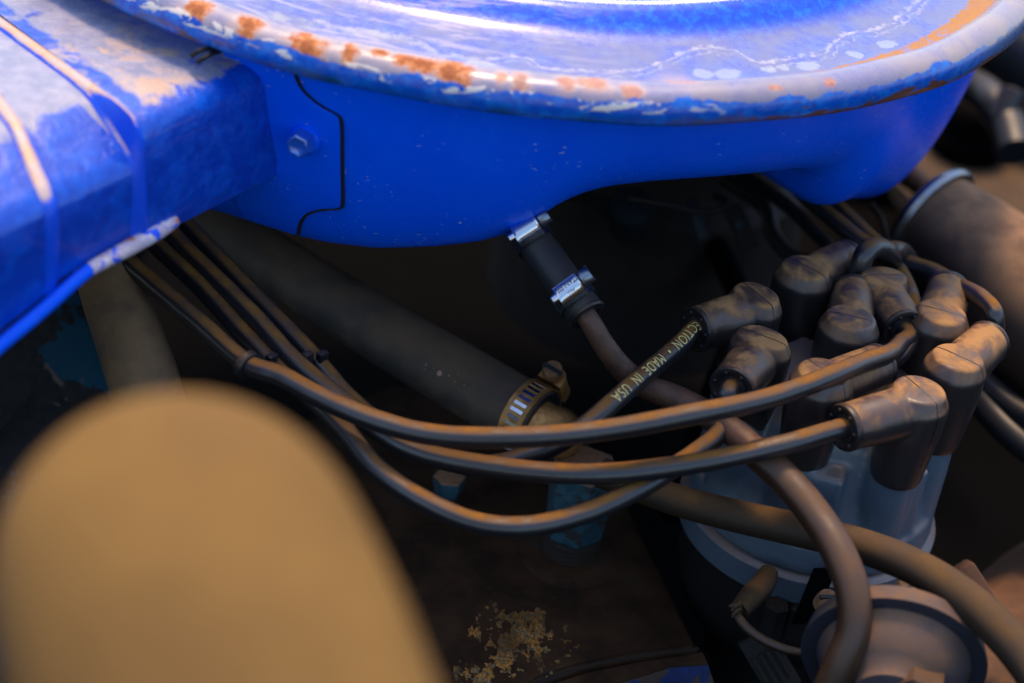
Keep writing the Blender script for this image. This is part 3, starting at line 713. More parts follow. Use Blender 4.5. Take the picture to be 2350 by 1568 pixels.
# ================================================================== hose clamps
def hose_clamp(label, c, ax, rad, facing, sgn, bandmat, shellmat, text=False, width=0.62, sl=1.0, head_slot=True):
    """c on the hose axis; the worm housing sits at the side `facing`; screw runs along tangent"""
    a = np.asarray(ax, float); a /= np.linalg.norm(a)
    f = np.asarray(facing, float); f -= a * (f @ a); f /= np.linalg.norm(f)
    tg = np.cross(a, f) * sgn
    c = np.asarray(c, float)
    t = thing('hose_clamp', label, 'hose clamp', c + f * rad, 'worm-drive hose clamps')
    k = 72; V = []
    hw = width / 2
    for (h, r) in ((-hw, rad + 0.02), (-hw, rad + 0.075), (-hw + 0.06, rad + 0.06), (hw - 0.06, rad + 0.06), (hw, rad + 0.075), (hw, rad + 0.02)):
        for j in range(k):
            q = 2 * math.pi * j / k; V.append(c + a * h + (f * math.cos(q) + tg * math.sin(q)) * r)
    F = grid_faces(6, k, True)
    F += [(5 * k + j, 5 * k + (j + 1) % k, (j + 1) % k, j) for j in range(k)]
    band = make('band', V, F, bandmat, t, auto=40)
    b = MB(); n = 26
    for i in range(n):
        q = 0.75 * sl + (2 * math.pi - 1.5 * sl) * i / (n - 1)
        d = f * math.cos(q) + tg * math.sin(q); e = -f * math.sin(q) + tg * math.cos(q)
        e2 = e * 0.95 + a * 0.3; e2 /= np.linalg.norm(e2)
        b.add(*box(c + d * (rad + 0.062), e, a, d, 0.045 * rad / 0.9, hw * 0.58, 0.012, 0.0))
    b.build('slot', 'slot' if bandmat != 'brass' else 'chrome', band, smooth=False)
    # worm housing : arched shell along tg
    L, Wd, H = 0.52 * sl, 0.46 * sl, 0.62 * sl
    sec = []
    for q in np.linspace(0, math.pi, 17):
        cx = math.cos(q); sx = math.sin(q)
        sec.append((math.copysign(abs(cx) ** 0.75, cx) * Wd, rad + 0.05 + H * abs(sx) ** 0.75))
    V = []; ts = (-L, -L + 0.05, -L + 0.1, L - 0.1, L - 0.05, L)
    for i, tt in enumerate(ts):
        g = 0.03 if i in (0, 5) else 0.0
        for (s, h) in sec: V.append(c + a * s + f * (h + g) + tg * tt)
    sh = make('worm_housing', V, grid_faces(6, 17, False, False, False) + [tuple(range(17)), tuple(5 * 17 + i for i in range(17))], shellmat, t, auto=45)
    sc0 = c + f * (rad + 0.05 + H * 0.5)
    V, F = lathe(sc0 - tg * (L + 0.22), tg, [(0, 0.10), (0.04, 0.14), (0.2, 0.15), (0.22 + 2 * L, 0.15)], 18); scw = make('screw', V, F, shellmat, t)
    hb = sc0 + tg * (L + 0.05)
    V, F = lathe(hb, tg, [(0, 0.30 * sl), (0.06, 0.34 * sl), (0.34 * sl, 0.34 * sl), (0.42 * sl, 0.30 * sl)], 22)
    hd = make('screw_head', V, F, 'chromed' if shellmat != 'brass' else 'rustbolt', scw, auto=40)
    make('head_slot', *box(hb + tg * 0.40 * sl, f, a, tg, 0.07 * sl, 0.36 * sl, 0.06 * sl), 'slot', scw, smooth=False)
    if text:
        for s, size, arc0, x0 in (('STAINLESS', 0.165, -0.10, -0.40), ('ALL', 0.17, 0.13, -0.16)):
            V, F = text_flat(s, size, 0.95, 4); Q = []
            for x, y, _ in V:
                # row position round the arch: arc measured from the crown, positive towards the free end
                ang = math.pi / 2 - (arc0 + y) / 0.42
                cx, sx = math.cos(ang), math.sin(ang)
                s_ = math.copysign(abs(cx) ** 0.75, cx) * (Wd + 0.012); h_ = rad + 0.05 + (H + 0.014) * abs(sx) ** 0.75
                Q.append(c + a * s_ + f * h_ - tg * (x + x0))
            make('lettering', Q, F, 'etch', sh, smooth=False)
    return t

# breather hose and its two stainless clamps
B0, B1 = at(1205, 510, 62.2), at(1352, 738, 61.2)
bp = [at(1196, 500, 62.4), at(1222, 548, 62.0), at(1268, 615, 61.6), at(1318, 682, 61.2), at(1346, 722, 60.95)]
V, F, C_, T_, R2 = sweep(bp, [0.56, 0.57, 0.60, 0.58, 0.60], 32, 10)
t = thing('breather_hose', 'short black rubber hose with a steel clamp at each end', 'hose', bp[2])
make('hose_wall', V[:-0 or None], F, 'newhose', t)
e = C_[-1]; x_, y_, a_ = frame(T_[-1])
make('cut_end', *lathe(e, T_[-1], [(-0.1, 0.60), (0.0, 0.64), (0.06, 0.60), (0.07, 0.44), (-0.05, 0.34)], 36), 'collar', t)
vw = CAM - bp[1]
hose_clamp('blue glinting steel clamp at the top of the black hose, tight under the air cleaner', bp[1], bp[2] - bp[0], 0.58, vw / np.linalg.norm(vw) + 0.15 * UP - 0.10 * RT, -1, 'chromed', 'chrome', False, 0.58, 0.80)
vw = CAM - bp[3]
hose_clamp('bright steel clamp stamped with lettering, lower end of the black hose', bp[3], bp[4] - bp[2], 0.59, vw / np.linalg.norm(vw) + 0.15 * UP - 0.10 * RT, -1, 'chromed', 'chrome', True, 0.58, 0.80)

# brown tube out of the breather hose, running below the leads into a rubber hose
tp = [at(1318, 690, 61.2), at(1352, 735, 60.9), at(1385, 790, 61.1), at(1432, 850, 61.5), at(1490, 890, 61.6), at(1560, 918, 61.3), at(1630, 955, 60.7), at(1692, 1000, 60.0), at(1750, 1052, 59.3)]
V, F, *_ = sweep(tp, [0.32, 0.33, 0.34, 0.37, 0.40, 0.41, 0.42, 0.44, 0.44], 22, 8)
tag(make('breather_tube', V, F, 'copper'), 'brown metal tube leaving the black hose and passing behind the plug leads', 'tube')
hp = [at(1728, 1032, 59.5), at(1745, 1047, 59.3), at(1800, 1098, 58.9), at(1868, 1178, 58.3), at(1925, 1270, 57.6), at(1958, 1365, 57.2), at(1958, 1450, 57.2), at(1930, 1525, 57.4), at(1898, 1600, 57.8), at(1870, 1700, 58.4)]
V, F, *_ = sweep(hp, [0.46, 0.48, 0.49, 0.50, 0.51, 0.51, 0.51, 0.51, 0.51, 0.51], 24, 9)
tag(make('vacuum_hose', V, F, 'copper2'), 'reddish brown rubber hose looping down in front of the distributor to the bottom edge', 'hose', 'rubber hoses round the distributor')
hp = [at(1380, 1085, 62.5), at(1480, 1122, 62.0), at(1560, 1150, 61.5), at(1680, 1182, 61), at(1820, 1214, 60.4), at(1960, 1248, 59.5), at(2080, 1292, 58.6), at(2190, 1355, 57.6), at(2280, 1432, 56.7), at(2360, 1525, 56), at(2430, 1640, 55.4)]
V, F, *_ = sweep(hp, [0.5, 0.5, 0.5, 0.51, 0.52, 0.53, 0.54, 0.55, 0.57, 0.58, 0.58], 24, 9)
tag(make('vacuum_hose', V, F, 'hoseb'), 'tan brown hose crossing the distributor base and sweeping off at lower right', 'hose', 'rubber hoses round the distributor')

# ================================================================== big hoses on the left
hp = [at(380, 415, 70), at(500, 512, 69.5), at(600, 585, 69), at(700, 651, 68.6), at(850, 743, 68), at(1000, 834, 67.2), at(1120, 905, 66.4), at(1195, 948, 65.8), at(1236, 972, 65.5)]
V, F, C_, T_, R2 = sweep(hp, [1.0, 1.0, 1.02, 1.05, 1.10, 1.14, 1.16, 1.15, 1.15], 40, 9)
t = thing('heater_hose', 'thick dark grey heater hose slanting from under the snorkel to a rusty gold clamp', 'hose', hp[4])
make('hose_wall', V, F, 'hose', t)
make('cut_end', *lathe(C_[-1], T_[-1], [(-0.1, 1.14), (0.0, 1.17), (0.05, 1.12), (0.06, 0.88), (-0.05, 0.82)], 36), 'collar', t)
b = MB()
for (x, y, s) in ((1008, 857, .10), (978, 837, .03), (995, 845, .02), (1030, 862, .025), (1045, 876, .02), (1065, 884, .02), (976, 848, .018), (1052, 860, .016)):
    q = at(x, y, 60)
    # nearest surface point of the hose along the ray
    best = None
    for d in np.linspace(62, 70, 500):
        p = at(x, y, d); dd = np.linalg.norm(C_ - p, axis=1); i = dd.argmin()
        if dd[i] < R2[i] + 0.01: best = (p, (p - C_[i]) / dd[i]); break
    if best: b.add(*lathe(best[0], best[1], [(-0.02, s), (0.015, s * 0.9), (0.03, s * 0.5)], 12))
b.build('paint_speck', m_rusty('pink_paint_speck', (0.50, 0.30, 0.22), (0.42, 0.25, 0.18)), t)
ca = T_[-1]; cc = C_[-6]
vw = CAM - cc
hose_clamp('rusty gold slotted clamp on the end of the thick heater hose', cc, ca, 1.18, UP * 0.55 + RT * 1.2 + 0.1 * FW, 1, 'brass', 'brass', False, 0.80, 1.0)
a0 = C_[-1]; V, F, *_ = sweep([a0 - ca * 2, a0 + ca * 0.1, a0 + ca * 0.7 + FW * 0.6, a0 + ca * 1.0 + FW * 3, a0 + ca * 1.0 + FW * 6], [0.8, 0.8, 0.8, 0.8, 0.8], 28, 8)
tag(make('outlet_pipe', V, F, 'brass'), 'corroded gold coloured pipe stub inside the end of the heater hose', 'pipe')
hp = [at(215, 480, 63), at(228, 560, 62.6), at(258, 665, 62), at(298, 780, 61.3), at(334, 890, 60.8), at(352, 980, 60.6), at(360, 1100, 60.6), at(360, 1300, 61), at(350, 1800, 64), at(340, 2500, 70)]
V, F, *_ = sweep(hp, [0.98, 1.0, 1.02, 1.06, 1.10, 1.1, 1.1, 1.1, 1.1, 1.1], 36, 8)
tag(make('coolant_hose', V, F, 'hoseleft'), 'brown grey hose dropping from under the snorkel behind the blurred tan hose', 'hose')
# foreground, far out of focus
hp = [at(400, 1940, 37), at(400, 1540, 35.6), at(404, 1366, 33.9), at(414, 1326, 32.3), at(445, 1410, 31.2), at(522, 1660, 30.0), at(630, 2120, 28.6), at(730, 2700, 27)]
V, F, *_ = sweep(hp, [2.5, 2.85, 2.98, 3.02, 3.05, 3.16, 3.35, 3.4], 48, 10)
tag(make('radiator_hose', V, F, 'tan'), 'large tan dust-coated hose bend, blurred in the near foreground', 'hose')

# ================================================================== ignition leads
def boot_mesh():
    b = MB()
    # plug barrel, flat topped with a chamfered shoulder, and the leg to the lead
    b.add(*lathe((0, 0, 0), (0, 0, -1), [(-0.02, 0.42), (0.0, 0.70), (0.05, 0.78), (0.40, 0.96), (0.52, 0.99), (1.4, 0.97), (2.3, 0.88), (3.15, 0.80), (3.3, 0.74)], 40))
    b.add(*lathe((0, 0, -0.74), (1, 0, 0), [(-0.3, 0.62), (0.4, 0.77), (1.2, 0.77), (1.8, 0.75), (2.3, 0.72), (2.5, 0.72), (2.66, 0.69), (2.7, 0.62)], 36))
    V, F = remeshed(b.v, b.f, 0.045, 3)
    me = bpy.data.meshes.new('boot'); me.from_pydata((V * SC).tolist(), [], F)
    me.polygons.foreach_set('use_smooth', [True] * len(me.polygons)); me.materials.append(M['boot'])
    b = MB(); b.add(*lathe((2.68, 0, -0.74), (1, 0, 0), [(-0.12, 0.70), (-0.06, 0.735), (0.04, 0.735), (0.10, 0.70), (0.12, 0.6), (0.06, 0.5), (0.0, 0.36)], 32, True, True))
    for i in range(7):
        q = 2 * math.pi * (i + 0.3) / 7
        b.add(*lathe((2.76, 0.56 * math.cos(q), -0.74 + 0.56 * math.sin(q)), (1, 0, 0), [(0, 0.06), (0.07, 0.055), (0.09, 0.03)], 8))
    c2 = bpy.data.meshes.new('collar'); c2.from_pydata((np.array(b.v) * SC).tolist(), [], b.f)
    c2.polygons.foreach_set('use_smooth', [True] * len(c2.polygons)); c2.materials.append(M['collar']); c2.set_sharp_from_angle(angle=R_(40))
    return me, c2
BOOT, COLLAR = boot_mesh()
BS = 1.02                       # size of a boot
ZT = -7.2

def lead(label, top, end, path, mat='wire', r=0.315, dz=0.0, tilt=0.0, name='ignition_lead', sx=1.0, lf=None):
    """one lead: cable plus its right-angle boot on the distributor tower"""
    zt = ZT + dz
    T = onz(*top, zt); Epos = onz(*end, zt - 0.74 * BS)
    d = Epos - T; d[2] = 0; d /= np.linalg.norm(d)
    t = thing(name, label, 'ignition lead', T + np.array([0, 0, -3.3 * BS]), 'ignition leads on the distributor')
    bo = bpy.data.objects.new('boot', BOOT); COL.objects.link(bo); bo.parent = t
    rot = Matrix(((d[0], -d[1], 0), (d[1], d[0], 0), (0, 0, 1))).to_4x4()
    mloc = Matrix.Translation(W(T) - root_loc(t)) @ rot @ Matrix.Rotation(tilt, 4, 'Y') @ Matrix.Diagonal((BS * sx, BS, BS, 1))
    bo.matrix_local = mloc
    co = bpy.data.objects.new('collar', COLLAR); COL.objects.link(co); co.parent = bo
    rm = rot @ Matrix.Rotation(tilt, 4, 'Y')
    lv = rm.to_3x3() @ Vector((1, 0, 0)); ls = rm.to_3x3() @ Vector((2.3 * BS * sx, 0, -0.74 * BS)); le = rm.to_3x3() @ Vector((3.2 * BS * sx, 0, -0.74 * BS))
    if lf: le = rm.to_3x3() @ Vector((lf * BS * sx, 0, -0.74 * BS))
    P = [T + np.array(ls), T + np.array(le)] + [at(*p) for p in path]
    V, F, C_, T_, R2 = sweep(P, r, 20, 14)
    V = np.array(V).reshape(-1, 20, 3); u_ = np.arange(len(C_)); ph_ = top[0] * 0.37
    wv = 1 + 0.012 * np.sin(u_ * 0.23 + ph_) + 0.008 * np.sin(u_ * 0.71 + ph_ * 2)
    off = np.outer(np.sin(u_ * 0.09 + ph_), [0.03, 0.02, 0.03]) + np.outer(np.sin(u_ * 0.17 + ph_ * 3), [0.0, 0.014, 0.014])
    env = np.clip((u_ - 14) / 14.0, 0, 1)[:, None]
    V = (C_[:, None, :] + (off * env)[:, None, :] + (V - C_[:, None, :]) * (1 + (wv - 1) * env[:, 0])[:, None, None]).reshape(-1, 3); C_ = C_ + off * env
    cb = make('cable', V, F, mat, t)
    return t, cb, C_, T_, P

W1P = [(2066, 790, 63.6), (2040, 812, 62.4), (1990, 832, 61.2), (1920, 857, 59.9), (1760, 913, 58.4), (1600, 950, 57.5), (1400, 986, 57.1), (1200, 1006, 57.0), (1010, 1000, 57.2), (860, 960, 57.6), (720, 905, 58.2), (640, 865, 58.6), (567, 838, 59.0), (455, 740, 60.2), (350, 645, 61.2), (285, 592, 61.8), (190, 500, 62.5)]
lead('uppermost long lead, from the boot facing the camera, sweeping left under the snorkel', (2030, 632), (2064, 742), W1P, sx=0.76)
W2P = [(1800, 1018, 58.6), (1600, 1064, 58.1), (1400, 1088, 57.9), (1220, 1084, 58.0), (1060, 1060, 58.3), (940, 1024, 58.6), (850, 975, 59.0), (770, 912, 59.4), (675, 832, 60.0), (590, 735, 60.9), (490, 630, 62.0), (400, 545, 63.0), (330, 470, 63.6)]
lead('lead from the frontmost boot, running left just below the uppermost long lead', (2112, 893), (1952, 978), W2P)
W3P = [(1676, 925, 60.6), (1668, 962, 60.4), (1640, 1005, 59.9), (1550, 1072, 59.0), (1450, 1130, 58.2), (1340, 1180, 57.6), (1210, 1206, 57.2), (1080, 1195, 57.2), (960, 1148, 57.4), (865, 1078, 57.9), (790, 985, 58.8), (710, 905, 59.6), (622, 830, 60.2), (540, 752, 61.0), (450, 650, 62.0), (360, 560, 62.9), (290, 480, 63.5)]
lead('lead hanging lowest of all, from the boot pointing down towards the camera', (1752, 772), (1690, 880), W3P, sx=0.80)
W4P = [(1566, 784, 62.4), (1500, 842, 61.3), (1400, 930, 59.7), (1330, 985, 59.2), (1240, 1038, 59.2), (1120, 1066, 59.5), (990, 1042, 59.8), (880, 985, 60.2), (800, 918, 60.6), (728, 832, 61.0), (640, 735, 61.8), (530, 622, 62.9), (430, 525, 63.8), (360, 450, 64.3)]
t4, cab, C4, T4, P4 = lead('lead with yellow lettering on it, slanting down from the leftmost boot', (1737, 674), (1612, 752), W4P, sx=0.86, lf=2.75)
# lettering on that lead: ECTION . MADE IN USA
V, F = text_flat('ECTION  \u2022  MADE  IN  USA', 0.47, 1.12, 6)
arc = np.concatenate([[0], np.cumsum(np.linalg.norm(np.diff(C4, axis=0), axis=1))])
s0 = (2.68 + 0.12 - 2.3) * BS * 0.86
target = np.array([math.hypot(pr(q)[0] - 1410, pr(q)[1] - 935) for q in C4]).argmin()
Lx = V[:, 0].max(); kx = (arc[target] - s0) / Lx
Q = []
for x, y, _ in V:
    s = s0 + x * kx
    c = np.array([np.interp(s, arc, C4[:, i]) for i in range(3)]); tt = np.array([np.interp(s, arc, T4[:, i]) for i in range(3)]); tt /= np.linalg.norm(tt)
    f = CAM - c; f -= tt * (f @ tt); f /= np.linalg.norm(f)
    sd_ = np.cross(f, tt)                     # letters' up direction on the lead
    a_ = (y - 0.17) / 0.315 - 0.10
    Q.append(c + (f * math.cos(a_) + sd_ * math.sin(a_)) * 0.338)
make('lettering', Q, F, 'ink', cab, smooth=False)
lead('lead from the centre boot, bent over behind the boot beside it', (1955, 727), (1966, 622), [(1985, 585, 66.2), (2015, 566, 66.6), (2040, 580, 67.2), (2046, 620, 68.5), (2050, 680, 69.5)], r=0.36)
lead('lead from the rear right boot, vanishing up behind the others towards the housing', (2163, 714), (2180, 652), [(2150, 625, 68.0), (2090, 608, 68.6), (2030, 588, 69.0), (1960, 545, 69.6), (1895, 487, 70.4), (1835, 430, 71.2), (1770, 360, 72)], r=0.31)
lead('lead from the far right boot, curling up behind its neighbour', (2200, 818), (2285, 768), [(2282, 720, 64.8), (2255, 690, 65.4), (2222, 672, 66.2), (2160, 640, 67.6), (2080, 600, 69.6), (2010, 560, 70.4), (1950, 505, 71), (1885, 440, 71.6), (1830, 370, 72.5)], r=0.31)
lead('lead from the rear left boot, tucked behind the centre lead', (1850, 612), (1962, 585), [(2040, 575, 67.5), (2075, 580, 69), (2100, 620, 71)])
lead('lead from the boot behind the uppermost long lead, turning up behind the others', (1893, 852), (2046, 828), [(2082, 795, 64.0), (2095, 745, 65.0), (2090, 690, 66.2), (2060, 620, 68.5)], r=0.31)

# separators that keep the four leads apart
def sep(label, x, y, d, dirx, rad=0.40):
    pass
ring_c = at(567, 838, 59.0); dv = at(530, 806, 59.35) - at(600, 856, 58.75)
t = thing('lead_separator', 'black plastic separator comb clipped round the four leads at left', 'cable clip', at(640, 838, 60))
x_, y_, a_ = frame(dv)
make('clip_ring', *lathe(ring_c, dv, [(-0.13, 0.30), (-0.13, 0.42), (-0.08, 0.46), (0.08, 0.46), (0.13, 0.42), (0.13, 0.30)], 28), 'collar', t)
for (x, y, d) in ((622, 832, 59.75), (666, 832, 60.1), (704, 828, 60.45), (738, 826, 60.8)):
    c = at(x, y, d); make('clip_tooth', *box(c, x_, y_, a_, 0.17, 0.30, 0.12, 0.04), 'collar', t)

# ================================================================== distributor
def build_distributor():
    cx, cy = 13.4, -16.0
    t = thing('distributor', 'blue grey plastic distributor cap with nine towers under the lead boots', 'distributor', (cx, cy, -22))
    b = MB()
    b.add(*lathe((cx, cy, -14.2), (0, 0, 1), [(0, 4.05), (0.2, 4.12), (1.0, 4.05), (1.2, 3.8), (2.6, 3.35), (4.2, 2.9), (4.8, 2.5), (5.0, 1.5)], 64))
    tops = [(1737, 674), (1752, 772), (1850, 612), (2030, 632), (2163, 714), (2200, 818), (2112, 893), (1893, 852)]
    ctr = np.array([cx, cy])
    for p in tops:
        q = onz(*p, ZT); d = q[:2] - ctr; dist = np.linalg.norm(d); d /= dist
        foot = ctr + d * 3.15; head = q[:2]
        ax = np.array([head[0] - foot[0], head[1] - foot[1], 6.2]); 
        b.add(*lathe((foot[0], foot[1], -13.6), ax, [(0, 0.92), (2.2, 0.84), (4.2, 0.70), (6.0, 0.62)], 24))
    q = onz(1955, 727, ZT); b.add(*lathe((q[0], q[1], -12), (0, 0, 1), [(0, 0.9), (4.6, 0.7)], 24))
    for ang in (-100, -52, -10, 200):
        a = R_(ang); d = np.array([math.cos(a), math.sin(a), 0]); s = np.array([-d[1], d[0], 0])
        b.add(*box((cx + d[0] * 3.0, cy + d[1] * 3.0, -12.2), s, d, (0, 0, 1), 0.85, 0.85, 1.7, 0.1))
    V, F = remeshed(b.v, b.f, 0.10, 4)
    make('cap', V, F, 'cap', t, auto=None)
    make('adapter_ring', *lathe((cx, cy, -15.3), (0, 0, 1), [(0, 4.0), (0.05, 4.26), (0.5, 4.32), (0.95, 4.32), (1.05, 4.2), (1.1, 3.9)], 72), 'cap', t)
    make('bowl', *lathe((cx - 0.1, cy, -21), (0, 0, 1), [(0, 2.2), (1.5, 2.4), (2.4, 3.4), (4.2, 3.85), (5.6, 3.9)], 64), 'dim', t)
    # dark spring clip
    c = at(1868, 1368, 62.8); dr = at(1895, 1300, 62.9) - at(1840, 1435, 62.7)
    x_, y_, a_ = frame(dr)
    make('spring_clip', *box(c, a_, RT, FW, 0.95, 0.36, 0.08, 0.03), 'dark', t)
    # base plate, screws
    b = MB(); P = [onz(*p, -17.4) for p in ((1880, 1395), (1960, 1350), (2060, 1335), (2120, 1345), (2130, 1395), (2060, 1430), (1950, 1480), (1890, 1450))]
    n = len(P); V = [p for p in P] + [p - np.array([0, 0, 0.8]) for p in P]
    make('base_plate', V, [tuple(range(n)), tuple(range(2 * n - 1, n - 1, -1))] + [(i, (i + 1) % n, n + (i + 1) % n, n + i) for i in range(n)], 'sandmetal', t, smooth=False)
    for (x, y, rr, d, sa) in ((2086, 1348, 0.40, 61.6, 0.9), (1900, 1378, 0.38, 62.0, 0.2)):
        c = at(x, y, d); ax = -FW * 0.55 + UP * 0.45 + RT * 0.2; ax /= np.linalg.norm(ax)
        s = make('screw', *lathe(c - ax * 0.3, ax, [(0, rr), (0.3, rr), (0.42, rr * 0.9), (0.48, rr * 0.6), (0.5, 0.05)], 24), 'tealtop', t)
        x_, y_, a_ = frame(ax); dx = RT * math.cos(sa) + UP * math.sin(sa); dx -= ax * (dx @ ax); dx /= np.linalg.norm(dx); dy = np.cross(ax, dx)
        make('screw_slot', *box(c + ax * 0.2, dx, dy, ax, rr * 0.95, 0.06, 0.05), 'slot', s, smooth=False)
    for (x, y, d) in ((1775, 1420, 64), (1830, 1425, 64.2)):
        c = at(x, y, d); make('bolt', *lathe(c, (0, 0, 1), [(-0.6, 0.42), (0.6, 0.42), (0.7, 0.3)], 6), 'dim', t, smooth=False)
build_distributor()

# vacuum advance canister
def build_vac():
    c = at(2050, 1512, 58.6); ax = np.array([-0.12, -0.96, -0.16]); ax /= np.linalg.norm(ax)
    t = thing('vacuum_advance', 'dusty slate grey vacuum advance canister shaped like a bell, lower right', 'vacuum canister', c - np.array([0, 0, 2.6]))
    make('flange', *lathe(c, ax, [(-0.85, 1.4), (-0.75, 2.3), (-0.5, 2.62), (0, 2.72), (0.08, 2.70), (0.10, 2.6), (0.04, 2.05), (0.0, 1.9)], 72), 'vacrim', t, auto=30)
    make('dome', *lathe(c, ax, [(-0.02, 2.28), (0.08, 2.24), (0.35, 2.10), (0.75, 1.85), (1.05, 1.5), (1.25, 1.2), (1.55, 1.1), (1.65, 0.7)], 64), 'vac', t, auto=40)
    x_, y_, a_ = frame(ax)
    make('outlet_nut', *lathe(c + ax * 1.2 + RT * 0.75 + UP * 0.35, ax, [(0, 0.95), (0.85, 0.95), (0.95, 0.8), (0.97, 0.5)], 6, ref=(0.3, 0, 1)), 'copper2', t, smooth=False)
    q = at(2010, 1390, 57.4)
    b = MB()
    for (x, y, s) in ((1990, 1398, .10), (2003, 1394, .06), (2022, 1391, .04), (2094, 1402, .035)):
        v = ray(x, y); s_ = ((c + ax * 0.09 - CAM) @ ax) / (v @ ax); p = CAM + s_ * v
        b.add(*lathe(p, ax, [(-0.02, s), (0.012, s), (0.03, s * 0.4)], 9))
    b.build('tar_spot', 'gap', t)
build_vac()

# small sender lead below the distributor
t = thing('sender_lead', 'thin brown wire with a tattered rubber sleeve below the distributor', 'wire', at(1740, 1370, 62))
V, F, *_ = sweep([at(1765, 1312, 63), at(1752, 1340, 62.6), at(1722, 1372, 62), at(1697, 1402, 61.6)], [0.30, 0.38, 0.38, 0.32], 22, 8); make('sleeve', V, F, 'hoseb', t)
V, F, *_ = sweep([at(1705, 1392, 61.7), at(1692, 1405, 61.6), at(1705, 1432, 61.4), at(1745, 1465, 61.2), at(1795, 1488, 61), at(1850, 1502, 61), at(1920, 1520, 61.5)], 0.15, 14, 8); make('core', V, F, 'copper2', t)
b = MB()
for (x0, y0, x1, y1) in ((1700, 1385, 1678, 1402), (1692, 1393, 1672, 1392), (1697, 1397, 1680, 1416)):
    V, F, *_ = sweep([at(x0, y0, 61.4), at((x0 + x1) / 2, (y0 + y1) / 2 - 2, 61.3), at(x1, y1, 61.3)], [0.12, 0.09, 0.04], 8, 4); b.add(V, F)
b.build('frayed_end', 'hoseb', t)

